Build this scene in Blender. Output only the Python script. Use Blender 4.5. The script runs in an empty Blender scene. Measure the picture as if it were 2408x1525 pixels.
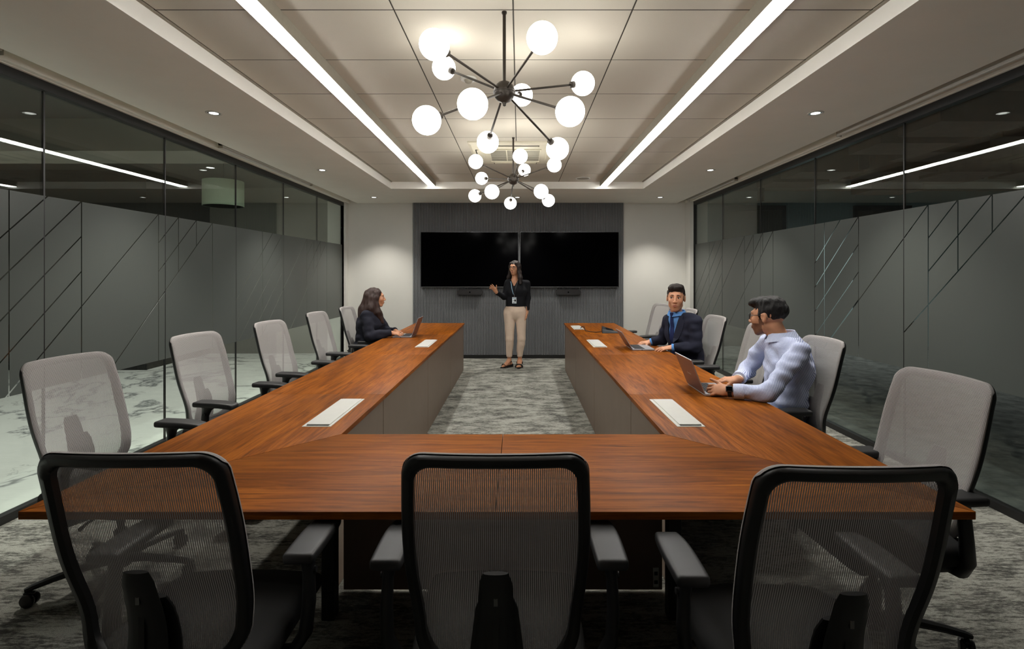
import bpy, bmesh, math, random
import numpy as np
from mathutils import Vector, Matrix, Quaternion

random.seed(7)
PI = math.pi
SC = bpy.context.scene
COL = SC.collection
# ---------------------------------------------------------------- camera
# x right, y into the room, z up; photograph frame 2408 x 1525, vanishing point at (1221, 643), focal 1200 px
FPX, VX, VY, CAMZ = 1200.0, 1221.0, 643.0, 1.47
cam_d = bpy.data.cameras.new('camera')
cam = bpy.data.objects.new('camera', cam_d)
COL.objects.link(cam)
cam.location = (0, 0, CAMZ)
cam.rotation_euler = (PI / 2, 0, 0)
cam_d.sensor_fit = 'HORIZONTAL'
cam_d.sensor_width = 36.0
cam_d.lens = 36.0 * FPX / 2408.0
cam_d.shift_x = -(VX - 1204.0) / 2408.0
cam_d.shift_y = (VY - 762.5) / 2408.0
cam_d.clip_start = 0.05
SC.camera = cam
# ---------------------------------------------------------------- world, exposure
w = bpy.data.worlds.new('world')
SC.world = w
w.use_nodes = True
w.node_tree.nodes['Background'].inputs[0].default_value = (0.55, 0.6, 0.65, 1)
w.node_tree.nodes['Background'].inputs[1].default_value = 0.02
SC.cycles.diffuse_bounces = 7
SC.cycles.max_bounces = 14
SC.cycles.transparent_max_bounces = 24
SC.view_settings.view_transform = 'Standard'
SC.view_settings.look = 'None'
SC.view_settings.exposure = 0.40
SC.view_settings.gamma = 1.0
SC.view_settings.use_curve_mapping = False
LED_STRENGTH = 31.0
GLOBE_STRENGTH = 12.0
SPOT_W = 85.0
FILL_W = 165.0  # energy of the added fill lamps beyond the glass

# ---------------------------------------------------------------- materials
MATS = {}
def lin(c):
    c = c / 255.0
    return c / 12.92 if c <= 0.04045 else ((c + 0.055) / 1.055) ** 2.4
def rgb(r, g, b):
    return (lin(r), lin(g), lin(b), 1.0)
class NT:
    def __init__(s, name):
        s.m = bpy.data.materials.new(name); s.m.use_nodes = True
        s.t = s.m.node_tree; s.n = s.t.nodes; s.l = s.t.links
        s.b = s.n['Principled BSDF']; s.out = s.n['Material Output']
        MATS[name] = s.m
    def node(s, typ, **kw):
        nd = s.n.new(typ)
        for k, v in kw.items():
            if k.startswith('i_'):
                key = k[2:]
                nd.inputs[int(key) if key.isdigit() else key.replace('_', ' ')].default_value = v
            else:
                setattr(nd, k, v)
        return nd
    def link(s, a, b): s.l.new(a, b)
    def coords(s, scale=(1, 1, 1), kind='Object', rot=(0, 0, 0)):
        tc = s.node('ShaderNodeTexCoord'); mp = s.node('ShaderNodeMapping')
        mp.inputs['Scale'].default_value = scale; mp.inputs['Rotation'].default_value = rot
        s.link(tc.outputs[kind], mp.inputs[0]); return mp.outputs[0]
    def noise(s, vec, scale, detail=4, rough=0.6, dist=0.0):
        nd = s.node('ShaderNodeTexNoise'); nd.inputs['Scale'].default_value = scale
        nd.inputs['Detail'].default_value = detail; nd.inputs['Roughness'].default_value = rough
        nd.inputs['Distortion'].default_value = dist
        s.link(vec, nd.inputs['Vector']); return nd.outputs['Fac']
    def ramp(s, fac, stops, interp='LINEAR'):
        nd = s.node('ShaderNodeValToRGB'); cr = nd.color_ramp; cr.interpolation = interp
        while len(cr.elements) < len(stops): cr.elements.new(0.5)
        for e, (p, c) in zip(cr.elements, stops):
            e.position = p; e.color = c if len(c) == 4 else (*c, 1)
        s.link(fac, nd.inputs[0]); return nd.outputs[0]
    def mix(s, fac, a, b, mode='MIX'):
        nd = s.node('ShaderNodeMix'); nd.data_type = 'RGBA'; nd.blend_type = mode
        for sock, v in ((nd.inputs[0], fac), (nd.inputs[6], a), (nd.inputs[7], b)):
            if hasattr(v, 'is_linked'): s.link(v, sock)
            else: sock.default_value = v
        return nd.outputs[2]
    def math(s, op, a, b=0.0, clamp=False):
        nd = s.node('ShaderNodeMath'); nd.operation = op; nd.use_clamp = clamp
        for sock, v in ((nd.inputs[0], a), (nd.inputs[1], b)):
            if hasattr(v, 'is_linked'): s.link(v, sock)
            else: sock.default_value = v
        return nd.outputs[0]
    def bump(s, h, strength=0.3, dist=0.005):
        nd = s.node('ShaderNodeBump'); nd.inputs['Strength'].default_value = strength
        nd.inputs['Distance'].default_value = dist
        s.link(h, nd.inputs['Height']); s.link(nd.outputs[0], s.b.inputs['Normal'])
def simple(name, col, rough=0.5, metal=0.0, spec=0.5, noise=None, bump=None):
    t = NT(name)
    t.b.inputs['Roughness'].default_value = rough
    t.b.inputs['Metallic'].default_value = metal
    t.b.inputs['Specular IOR Level'].default_value = spec
    if noise:
        sc_, amt = noise
        v = t.coords()
        f = t.noise(v, sc_, 5, 0.6)
        lo = tuple(c * (1 - amt) for c in col[:3]); hi = tuple(min(1, c * (1 + amt)) for c in col[:3])
        t.link(t.ramp(f, [(0.3, lo), (0.7, hi)]), t.b.inputs['Base Color'])
        if bump: t.bump(t.noise(v, sc_ * bump[0], 3), bump[1], bump[2])
    else:
        t.b.inputs['Base Color'].default_value = col
    return t.m
def emit(name, col, strength):
    t = NT(name)
    t.b.inputs['Base Color'].default_value = (0.8, 0.8, 0.8, 1)
    t.b.inputs['Emission Color'].default_value = col
    t.b.inputs['Emission Strength'].default_value = strength
    return t.m

simple('paint_soffit', rgb(240, 238, 230), 0.7, noise=(3.0, 0.02))
simple('paint_white', rgb(206, 205, 199), 0.6, noise=(2.0, 0.02))
simple('tile_ceiling', rgb(198, 192, 179), 0.85, noise=(240.0, 0.03), bump=(1.5, 0.15, 0.001))
simple('seam_dark', rgb(52, 48, 40), 0.8, noise=(30, 0.1))
simple('grid_metal', rgb(150, 144, 130), 0.6, noise=(30, 0.05))
simple('frame_black', rgb(22, 22, 22), 0.4, noise=(40, 0.1))
simple('plastic_black', rgb(24, 24, 25), 0.42, noise=(300, 0.1), bump=(1.0, 0.06, 0.001))
simple('plastic_arm', rgb(34, 34, 35), 0.5, noise=(500, 0.12), bump=(1.0, 0.1, 0.001))
simple('metal_grey', rgb(120, 120, 120), 0.35, 0.8, noise=(60, 0.05))
simple('metal_chrome', rgb(200, 200, 200), 0.15, 1.0, noise=(60, 0.02))
simple('metal_bronze', rgb(58, 52, 46), 0.42, 0.55, noise=(60, 0.06))
simple('leg_dark', rgb(34, 33, 33), 0.5, 0.2, noise=(40, 0.08))
simple('screen_black', rgb(3, 3, 4), 0.10, spec=0.02, noise=(4, 0.05))
simple('bezel_silver', rgb(96, 98, 100), 0.35, 0.7, noise=(40, 0.05))
simple('white_plastic', rgb(200, 200, 194), 0.45, noise=(30, 0.02))
simple('ac_plastic', rgb(214, 208, 188), 0.5, noise=(30, 0.02))
simple('ac_dark', rgb(34, 32, 28), 0.7, noise=(30, 0.05))
simple('seat_fabric', rgb(27, 27, 27), 0.9, noise=(900, 0.25), bump=(1.0, 0.4, 0.002))
simple('caster_black', rgb(20, 20, 21), 0.3, noise=(60, 0.1))
simple('laptop_silver', rgb(168, 170, 176), 0.35, 0.5, noise=(80, 0.03))
simple('laptop_lid', rgb(116, 92, 90), 0.38, 0.35, noise=(80, 0.03))
simple('laptop_key', rgb(36, 36, 40), 0.5, noise=(80, 0.08))
simple('phone_dark', rgb(38, 41, 44), 0.42, noise=(80, 0.06))
simple('rubber', rgb(18, 18, 18), 0.7, noise=(80, 0.1))
emit('led_diffuser', (1.0, 0.985, 0.955, 1), LED_STRENGTH)
emit('globe_glow', (1.0, 0.975, 0.905, 1), GLOBE_STRENGTH)
emit('downlight_glow', (1.0, 0.97, 0.92, 1), 4.0)

def wood(name, grain):
    t = NT(name)
    s = (1.2, 16.0, 16.0) if grain == 'X' else (16.0, 1.2, 16.0)
    v = t.coords(s)
    warp = t.noise(t.coords((0.5, 2.2, 2.2) if grain == 'X' else (2.2, 0.5, 2.2)), 1.6, 3, 0.55)
    a = t.noise(v, 2.2, 8, 0.68, 0.7)
    fine = t.noise(t.coords((3, 150, 150) if grain == 'X' else (150, 3, 150)), 1.0, 3, 0.6)
    # plank-wide tone shifts like laid veneer leaves
    c1 = t.ramp(a, [(0.28, rgb(82, 42, 11)), (0.43, rgb(124, 68, 17)), (0.55, rgb(147, 84, 23)), (0.72, rgb(168, 101, 33))])
    c2 = t.ramp(warp, [(0.35, (0.72, 0.68, 0.62, 1)), (0.65, (1.08, 1.05, 1.0, 1))])
    c3 = t.ramp(fine, [(0.36, (0.66, 0.6, 0.55, 1)), (0.56, (1, 1, 1, 1))])
    c = t.mix(1.0, c1, c2, 'MULTIPLY'); c = t.mix(0.55, c, c3, 'MULTIPLY')
    t.link(c, t.b.inputs['Base Color'])
    t.b.inputs['Roughness'].default_value = 0.46
    t.b.inputs['Specular IOR Level'].default_value = 0.09
    t.bump(fine, 0.05, 0.001)
    return t.m
wood('wood_x', 'X'); wood('wood_y', 'Y')
simple('wood_edge', rgb(92, 46, 22), 0.4, noise=(14, 0.25))
simple('panel_taupe', rgb(112, 95, 82), 0.42, noise=(7, 0.06), bump=(30, 0.03, 0.001))

def carpet(name, lo, hi, mid):
    t = NT(name)
    big = t.noise(t.coords((1.0, 2.3, 1.0)), 3.6, 4, 0.6, 0.3)
    streak = t.noise(t.coords((11.0, 58.0, 1.0)), 1.0, 5, 0.7)
    fib = t.noise(t.coords((1, 1, 1)), 380.0, 2, 0.8)
    mid_n = t.noise(t.coords((40, 90, 1)), 1.0, 4, 0.7)
    m = t.math('ADD', t.math('MULTIPLY', big, 0.35), t.math('MULTIPLY', streak, 0.40))
    m = t.math('ADD', m, t.math('MULTIPLY', mid_n, 0.27))
    c = t.ramp(m, [(0.445, lo), (0.50, mid), (0.545, hi)])
    c = t.mix(1.0, c, t.ramp(fib, [(0.32, (0.30, 0.30, 0.30, 1)), (0.58, (1.3, 1.3, 1.3, 1))]), 'MULTIPLY')
    t.link(c, t.b.inputs['Base Color'])
    t.b.inputs['Roughness'].default_value = 1.0
    t.b.inputs['Specular IOR Level'].default_value = 0.05
    t.bump(fib, 0.6, 0.004)
    return t.m
carpet('carpet', rgb(82, 82, 78), rgb(160, 160, 151), rgb(126, 126, 119))

def marble():
    t = NT('marble')
    v = t.coords((1, 1, 1), rot=(0, 0, 0.7))
    n1 = t.noise(v, 0.42, 7, 0.6, 0.9)
    vein = t.math('ABSOLUTE', t.math('SUBTRACT', n1, 0.5))
    n2 = t.noise(v, 1.1, 6, 0.65, 1.0)
    vein2 = t.math('ABSOLUTE', t.math('SUBTRACT', n2, 0.62))
    cv = t.ramp(vein, [(0.0, rgb(120, 122, 122)), (0.006, rgb(176, 178, 176)), (0.022, rgb(226, 228, 222)), (0.3, rgb(236, 238, 232))])
    cw = t.ramp(vein2, [(0.0, (0.40, 0.41, 0.41, 1)), (0.004, (0.85, 0.85, 0.85, 1)), (0.014, (1, 1, 1, 1))])
    t.link(t.mix(0.8, cv, cw, 'MULTIPLY'), t.b.inputs['Base Color'])
    t.b.inputs['Roughness'].default_value = 0.16
    return t.m
marble()

def felt():
    t = NT('felt_slat')
    v = t.coords((1, 1, 1))
    f = t.noise(v, 260, 3, 0.7); g = t.noise(v, 1.2, 3)
    c = t.mix(1.0, t.ramp(f, [(0.3, rgb(104, 106, 108)), (0.7, rgb(136, 138, 140))]), t.ramp(g, [(0.3, (0.85, 0.85, 0.85, 1)), (0.7, (1.1, 1.1, 1.1, 1))]), 'MULTIPLY')
    t.link(c, t.b.inputs['Base Color']); t.b.inputs['Roughness'].default_value = 1.0
    t.b.inputs['Specular IOR Level'].default_value = 0.1
    t.bump(f, 0.3, 0.002)
felt()
simple('felt_groove', rgb(84, 86, 89), 1.0, spec=0.05, noise=(200, 0.15))

def glass():
    t = NT('partition_glass')
    lw = t.node('ShaderNodeLayerWeight'); lw.inputs[0].default_value = 0.5
    p = t.math('POWER', lw.outputs['Facing'], 4.0)
    fac = t.math('ADD', t.math('MULTIPLY', p, 0.85), 0.045, True)
    tr = t.node('ShaderNodeBsdfTransparent'); tr.inputs[0].default_value = (0.90, 0.94, 0.915, 1)
    gl = t.node('ShaderNodeBsdfGlossy'); gl.inputs['Roughness'].default_value = 0.0
    gl.inputs['Color'].default_value = (0.93, 0.97, 0.95, 1)
    mx = t.node('ShaderNodeMixShader')
    t.link(fac, mx.inputs[0]); t.link(tr.outputs[0], mx.inputs[1]); t.link(gl.outputs[0], mx.inputs[2])
    t.link(mx.outputs[0], t.out.inputs[0])
    t.n.remove(t.b)
glass()
def film():
    t = NT('frosted_film')
    d = t.node('ShaderNodeBsdfDiffuse'); d.inputs[0].default_value = rgb(97, 102, 98)
    tl = t.node('ShaderNodeBsdfTranslucent'); tl.inputs[0].default_value = rgb(97, 102, 98)
    mx = t.node('ShaderNodeMixShader'); mx.inputs[0].default_value = 0.38
    t.link(d.outputs[0], mx.inputs[1]); t.link(tl.outputs[0], mx.inputs[2])
    lw = t.node('ShaderNodeLayerWeight'); lw.inputs[0].default_value = 0.5
    fac = t.math('ADD', t.math('MULTIPLY', t.math('POWER', lw.outputs['Facing'], 4.5), 0.9), 0.03, True)
    gl = t.node('ShaderNodeBsdfGlossy'); gl.inputs['Roughness'].default_value = 0.28
    m2 = t.node('ShaderNodeMixShader')
    t.link(fac, m2.inputs[0]); t.link(mx.outputs[0], m2.inputs[1]); t.link(gl.outputs[0], m2.inputs[2])
    t.link(m2.outputs[0], t.out.inputs[0]); t.n.remove(t.b)
film()
def mesh_fabric():
    # knitted mesh: fine vertical ribs with open gaps, crossed by short threads (UV in metres)
    t = NT('mesh_fabric')
    uv = t.node('ShaderNodeUVMap'); sp = t.node('ShaderNodeSeparateXYZ'); t.link(uv.outputs[0], sp.inputs[0])
    sx = t.math('SINE', t.math('MULTIPLY', sp.outputs[0], 2 * PI / 0.0048))
    sy = t.math('SINE', t.math('MULTIPLY', sp.outputs[1], 2 * PI / 0.0034))
    hole = t.math('GREATER_THAN', t.math('ADD', sx, t.math('MULTIPLY', sy, 0.45)), 0.40)
    fac = t.math('MULTIPLY', hole, 0.90)
    t.b.inputs['Base Color'].default_value = rgb(174, 170, 168)
    t.b.inputs['Roughness'].default_value = 0.85
    t.b.inputs['Specular IOR Level'].default_value = 0.15
    tl = t.node('ShaderNodeBsdfTranslucent'); tl.inputs[0].default_value = rgb(120, 116, 114)
    m0 = t.node('ShaderNodeMixShader'); m0.inputs[0].default_value = 0.12
    t.link(t.b.outputs[0], m0.inputs[1]); t.link(tl.outputs[0], m0.inputs[2])
    tr = t.node('ShaderNodeBsdfTransparent'); mx = t.node('ShaderNodeMixShader')
    t.link(fac, mx.inputs[0]); t.link(m0.outputs[0], mx.inputs[1]); t.link(tr.outputs[0], mx.inputs[2])
    t.link(mx.outputs[0], t.out.inputs[0])
mesh_fabric()
simple('mesh_rim', rgb(150, 146, 144), 0.85, spec=0.15, noise=(700, 0.2))

# ---------------------------------------------------------------- mesh helpers
def me_from(name, verts, faces, smooth=False):
    me = bpy.data.meshes.new(name)
    me.from_pydata([tuple(v) for v in verts], [], [tuple(f) for f in faces])
    if smooth:
        me.polygons.foreach_set('use_smooth', [True] * len(me.polygons))
    me.update()
    return me
def ob(name, me, mat=None, parent=None, loc=None):
    if isinstance(me, bmesh.types.BMesh):
        b = me; me = bpy.data.meshes.new(name); b.to_mesh(me); b.free()
    o = bpy.data.objects.new(name, me)
    COL.objects.link(o)
    if mat and me is not None and len(me.materials) == 0: me.materials.append(MATS[mat])
    if parent: o.parent = parent
    if loc: o.location = loc
    return o
def empty(name, loc=(0, 0, 0), rz=0.0):
    o = bpy.data.objects.new(name, None); COL.objects.link(o)
    o.location = loc; o.rotation_euler = (0, 0, rz); o.empty_display_size = 0.1
    return o
def tag(o, label=None, cat=None, group=None, kind=None):
    if label: o['label'] = label
    if cat: o['category'] = cat
    if group: o['group'] = group
    if kind: o['kind'] = kind
    return o
def smooth(me, angle=None):
    if isinstance(me, bpy.types.Object): me = me.data
    me.polygons.foreach_set('use_smooth', [True] * len(me.polygons))
    if angle is not None:
        me.set_sharp_from_angle(angle=math.radians(angle))
    me.update()
def bm_box(bm, x0, x1, y0, y1, z0, z1, bev=0.0, seg=2):
    n0 = len(bm.verts)
    r = bmesh.ops.create_cube(bm, size=1.0)
    vs = r['verts']
    bmesh.ops.scale(bm, vec=(x1 - x0, y1 - y0, z1 - z0), verts=vs)
    bmesh.ops.translate(bm, vec=((x0 + x1) / 2, (y0 + y1) / 2, (z0 + z1) / 2), verts=vs)
    if bev > 0:
        es = list({e for v in vs for e in v.link_edges})
        bmesh.ops.bevel(bm, geom=es, offset=bev, segments=seg, profile=0.6, affect='EDGES')
    return vs
def box(name, x0, x1, y0, y1, z0, z1, mat, parent=None, bev=0.0, seg=2):
    bm = bmesh.new(); bm_box(bm, x0, x1, y0, y1, z0, z1, bev, seg)
    o = ob(name, bm, mat, parent)
    if bev > 0: smooth(o, 35)
    return o
def prism(name, pts, z0, z1, mat, parent=None, bev=0.0):
    """polygon pts (x, y) extruded from z0 to z1"""
    n = len(pts)
    vs = [(p[0], p[1], z0) for p in pts] + [(p[0], p[1], z1) for p in pts]
    fs = [tuple(range(n - 1, -1, -1)), tuple(range(n, 2 * n))] + [(i, (i + 1) % n, n + (i + 1) % n, n + i) for i in range(n)]
    me = me_from(name, vs, fs)
    bm = bmesh.new(); bm.from_mesh(me); bmesh.ops.recalc_face_normals(bm, faces=bm.faces)
    if bev > 0: bmesh.ops.bevel(bm, geom=list(bm.edges), offset=bev, segments=2, profile=0.6, affect='EDGES')
    bm.to_mesh(me); bm.free()
    o = ob(name, me, mat, parent)
    if bev > 0: smooth(o, 35)
    return o
def lathe(prof, n=32, axis='Z', c=(0, 0, 0)):
    """profile of (radius, height) revolved; returns verts, faces"""
    vs, fs = [], []
    for (r, h) in prof:
        for k in range(n):
            a = 2 * PI * k / n
            p = (r * math.cos(a), r * math.sin(a), h)
            if axis == 'X': p = (p[2], p[0], p[1])
            if axis == 'Y': p = (p[1], p[2], p[0])
            vs.append((p[0] + c[0], p[1] + c[1], p[2] + c[2]))
    m = len(prof)
    for i in range(m - 1):
        for k in range(n):
            k2 = (k + 1) % n
            fs.append((i * n + k, i * n + k2, (i + 1) * n + k2, (i + 1) * n + k))
    if prof[0][0] > 1e-6: fs.append(tuple(range(n - 1, -1, -1)))
    if prof[-1][0] > 1e-6: fs.append(tuple((m - 1) * n + k for k in range(n)))
    return vs, fs
def lathe_ob(name, prof, mat, parent=None, n=32, axis='Z', c=(0, 0, 0), loc=None, angle=40):
    vs, fs = lathe(prof, n, axis, c)
    me = me_from(name, vs, fs)
    bm = bmesh.new(); bm.from_mesh(me)
    bmesh.ops.remove_doubles(bm, verts=bm.verts, dist=1e-6); bmesh.ops.recalc_face_normals(bm, faces=bm.faces)
    bm.to_mesh(me); bm.free()
    smooth(me, angle)
    return ob(name, me, mat, parent, loc)
def tube(pts, rad, n=10, closed=False, rx=None, up=None):
    """tube along pts; rad number or list; optional elliptical section (rx list = half-width across, rad = half-thickness)"""
    P = [Vector(p) for p in pts]; m = len(P)
    R = rad if hasattr(rad, '__len__') else [rad] * m
    RX = R if rx is None else (rx if hasattr(rx, '__len__') else [rx] * m)
    vs, fs = [], []
    prev = None
    for i in range(m):
        if closed: t = P[(i + 1) % m] - P[i - 1]
        else: t = P[min(i + 1, m - 1)] - P[max(i - 1, 0)]
        t.normalize()
        if prev is None:
            u0 = Vector(up) if up else (Vector((0, 0, 1)) if abs(t.z) < 0.9 else Vector((0, 1, 0)))
            u = (u0 - t * u0.dot(t)).normalized()
        else:
            u = (Vector(up) if up else prev); u = (u - t * u.dot(t)).normalized()
        prev = u
        b = t.cross(u)
        for k in range(n):
            a = 2 * PI * k / n
            vs.append(P[i] + u * (R[i] * math.cos(a)) + b * (RX[i] * math.sin(a)))
    for i in range(m if closed else m - 1):
        j = (i + 1) % m
        for k in range(n):
            k2 = (k + 1) % n
            fs.append((i * n + k, j * n + k, j * n + k2, i * n + k2))
    if not closed:
        fs.append(tuple(range(n))); fs.append(tuple((m - 1) * n + k for k in range(n - 1, -1, -1)))
    return vs, fs
def tube_ob(name, pts, rad, mat, parent=None, n=10, closed=False, rx=None, up=None, loc=None):
    vs, fs = tube(pts, rad, n, closed, rx, up)
    me = me_from(name, vs, fs)
    bm = bmesh.new(); bm.from_mesh(me); bmesh.ops.recalc_face_normals(bm, faces=bm.faces); bm.to_mesh(me); bm.free()
    smooth(me, 50)
    return ob(name, me, mat, parent, loc)
def copy_tree(o, parent=None):
    c = o.copy(); COL.objects.link(c); c.parent = parent
    for ch in list(o.children):
        copy_tree(ch, c)
    return c
def px(x, y, d):
    """world point of a photograph pixel at depth d"""
    return Vector(((x - VX) * d / FPX, d, CAMZ - (y - VY) * d / FPX))

# ================================================================ the room
XL, XR, YB, YR = -3.047, 2.988, 8.91, -1.6
ZS, ZT = 2.70, 2.80          # lowered border of the ceiling, tiled tray
TX0, TX1, TY1 = -1.86, 1.80, 7.40
SX0, SX1 = -2.834, 2.755      # outer edges of the lowered border

floor = tag(box('floor', XL, XR, YR, YB, -0.1, 0.0, 'carpet'), 'grey streaked carpet floor of the meeting room', kind='structure')
fl_l = tag(box('floor_corridor', -11.0, XL, YR, 12.0, -0.1, 0.0, 'marble'), 'white veined marble floor beyond the glass', kind='structure')
simple('carpet_dark', rgb(96, 98, 98), 1.0, spec=0.05, noise=(6, 0.45), bump=(60, 0.5, 0.004))
fl_r = tag(box('floor_office', XR, 10.7, YR, 12.0, -0.1, 0.0, 'carpet_dark'), 'dark carpet floor beyond the glass', kind='structure')

# ---- ceiling: lowered border, tray with tiles
ceiling = empty('ceiling'); tag(ceiling, 'white lowered ceiling border around a tiled tray', kind='structure')
box('border_side', SX0, TX0, YR, YB, ZS, ZS + 0.35, 'paint_soffit', ceiling)
box('border_side', TX1, SX1, YR, YB, ZS, ZS + 0.35, 'paint_soffit', ceiling)
box('border_end', TX0, TX1, TY1, YB, ZS, ZS + 0.35, 'paint_soffit', ceiling)
box('border_end', TX0, TX1, YR, YR + 0.6, ZS, ZS + 0.35, 'paint_soffit', ceiling)
box('tray_back', TX0, TX1, YR, TY1, ZT + 0.012, ZT + 0.10, 'seam_dark', ceiling)
for (x0, x1) in ((TX0, TX0 + 0.018), (TX1 - 0.018, TX1)):      # shadow-gap angle along the tray sides
    box('edge_angle', x0, x1, YR + 0.6, TY1, ZT - 0.004, ZT + 0.012, 'grid_metal', ceiling)
TCX = [TX0 + 0.022 + 0.6025 * k for k in range(7)]; TCX[6] = TX1 - 0.022
tile_meshes = {}
pitch = 0.603
for r in range(14):
    y1 = TY1 - pitch * r; y0 = y1 - pitch
    for c in range(6):
        wd = round(TCX[c + 1] - TCX[c], 4)
        if wd not in tile_meshes:
            bm = bmesh.new()
            bm_box(bm, 0.0035, wd - 0.0035, 0.0035, pitch - 0.0035, 0, 0.012, 0.0015, 1)
            me = bpy.data.meshes.new('ceiling_tile'); bm.to_mesh(me); bm.free(); tile_meshes[wd] = me
        ob('ceiling_tile', tile_meshes[wd], 'tile_ceiling', ceiling, (TCX[c], y0, ZT))
for r in range(1, 14):                        # dark grid bars in the joints between the tiles
    box('grid_bar', TX0 + 0.018, TX1 - 0.018, TY1 - pitch * r - 0.0032, TY1 - pitch * r + 0.0032, ZT + 0.0005, ZT + 0.012, 'seam_dark', ceiling)
for c in range(1, 6):
    box('grid_bar', TCX[c] - 0.0032, TCX[c] + 0.0032, YR + 0.6, TY1, ZT + 0.0003, ZT + 0.012, 'seam_dark', ceiling)
# slot over the glass: top and outer fascia
for s, xi, xo in ((-1, SX0, XL), (1, SX1, XR)):
    a, b = sorted((xi, xo))
    box('slot_top', a - 0.1, b + 0.1, YR, YB, 2.88, 2.98, 'paint_soffit', ceiling)
    f0, f1 = sorted((xo + 0.05 * (-s), xo - 0.03 * (-s)))
    box('slot_fascia', f0, f1, YR, YB, 2.695, 2.88, 'paint_soffit', ceiling)
    g0, g1 = sorted((xo + 0.09 * (-s), xo + 0.05 * (-s)))
    box('slot_ledge', g0, g1, YR, YB, 2.70, 2.745, 'paint_soffit', ceiling)

# ---- back wall with fluted felt panel
wb = tag(box('wall_back', XL - 0.3, XR + 0.3, YB, YB + 0.15, 0, 3.0, 'paint_white'), 'white end wall behind the screens', kind='structure')
box('wall_jamb', XL - 0.02, XL + 0.06, 8.775, YB, 0, 2.70, 'paint_white', wb)
box('wall_jamb', XR - 0.09, XR + 0.02, 8.66, YB, 0, 2.70, 'paint_white', wb)
PX0, PX1, PY = -1.849, 1.812, 8.862
fp = empty('wall_panel', (0, 0, 0)); tag(fp, 'dark grey fluted felt panel covering the middle of the end wall', kind='structure')
box('panel_backing', PX0, PX1, PY + 0.012, YB, 0.0, ZS, 'felt_groove', fp)
NS = 137; pw = (PX1 - PX0) / NS
bm = bmesh.new()
for k in range(NS):
    x0 = PX0 + k * pw + 0.0035; x1 = PX0 + (k + 1) * pw - 0.0035
    for (z0, z1) in ((0.06, 0.957), (0.96, ZS)):
        v = [bm.verts.new(p) for p in ((x0, PY + 0.014, z0), (x0 + 0.003, PY, z0), (x1 - 0.003, PY, z0), (x1, PY + 0.014, z0),
                                       (x0, PY + 0.014, z1), (x0 + 0.003, PY, z1), (x1 - 0.003, PY, z1), (x1, PY + 0.014, z1))]
        for a, b in ((0, 1), (1, 2), (2, 3)):
            bm.faces.new((v[a], v[b], v[b + 4], v[a + 4]))
        bm.faces.new((v[0], v[3], v[2], v[1])); bm.faces.new((v[4], v[5], v[6], v[7]))
o = ob('felt_slats', bm, 'felt_slat', fp); o['kind'] = 'stuff'
tag(box('baseboard_back', PX0, PX1, PY - 0.008, PY + 0.014, 0, 0.058, 'frame_black'), 'black skirting under the fluted felt panel', kind='structure')
for x0, x1 in ((XL, PX0), (PX1, XR)):
    tag(box('baseboard_back', x0, x1, YB - 0.012, YB, 0, 0.05, 'paint_white'), 'white skirting on the end wall', kind='structure')
simple('rear_wall_low_bounce', rgb(112, 108, 102), 0.7, noise=(2, 0.03))  # unseen rear wall, darkened to keep bounce light off the chair backs
wr = tag(box('wall_rear', XL - 0.3, XR + 0.3, YR - 0.15, YR, 0, 3.0, 'rear_wall_low_bounce'), 'unseen wall behind the camera, greyed to bounce less light', kind='structure')

# ---- glass partitions with frosted film cut by straight clear lines
GZ0, GZ1 = 0.05, 2.635
FZ0, FZ1 = 0.734, 1.972
def split(poly, a, b, c):
    """convex polygon cut by the line a*u + b*z = c -> (inside, outside)"""
    A, B = [], []
    n = len(poly)
    for i in range(n):
        p, q = poly[i], poly[(i + 1) % n]
        dp = a * p[0] + b * p[1] - c; dq = a * q[0] + b * q[1] - c
        if dp <= 0: A.append(p)
        if dp >= 0: B.append(p)
        if dp * dq < 0:
            t = dp / (dp - dq); m = (p[0] + (q[0] - p[0]) * t, p[1] + (q[1] - p[1]) * t)
            A.append(m); B.append(m)
    def area(P): return 0.5 * sum(P[i][0] * P[(i + 1) % len(P)][1] - P[(i + 1) % len(P)][0] * P[i][1] for i in range(len(P))) if len(P) > 2 else 0
    return (A if abs(area(A)) > 2e-5 else None), (B if abs(area(B)) > 2e-5 else None)
def cut_all(polys, line, pred):
    out = []
    for P in polys:
        cx = sum(p[0] for p in P) / len(P); cz = sum(p[1] for p in P) / len(P)
        if pred(cx, cz):
            out += [q for q in split(P, *line) if q]
        else: out.append(P)
    return out
def inset(P, d):
    n = len(P)
    ar = sum(P[i][0] * P[(i + 1) % n][1] - P[(i + 1) % n][0] * P[i][1] for i in range(n))
    if ar < 0: P = P[::-1]
    Q = list(P)
    for i in range(n):
        p, q = P[i], P[(i + 1) % n]
        ex, ez = q[0] - p[0], q[1] - p[1]; L = math.hypot(ex, ez)
        if L < 1e-6: continue
        nx, nz = -ez / L, ex / L
        c = nx * p[0] + nz * p[1] + d
        r = split(Q, -nx, -nz, -c)[0]
        if not r: return None
        Q = r
    return Q
SL = 0.965                                    # slope of the slanted lines
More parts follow.
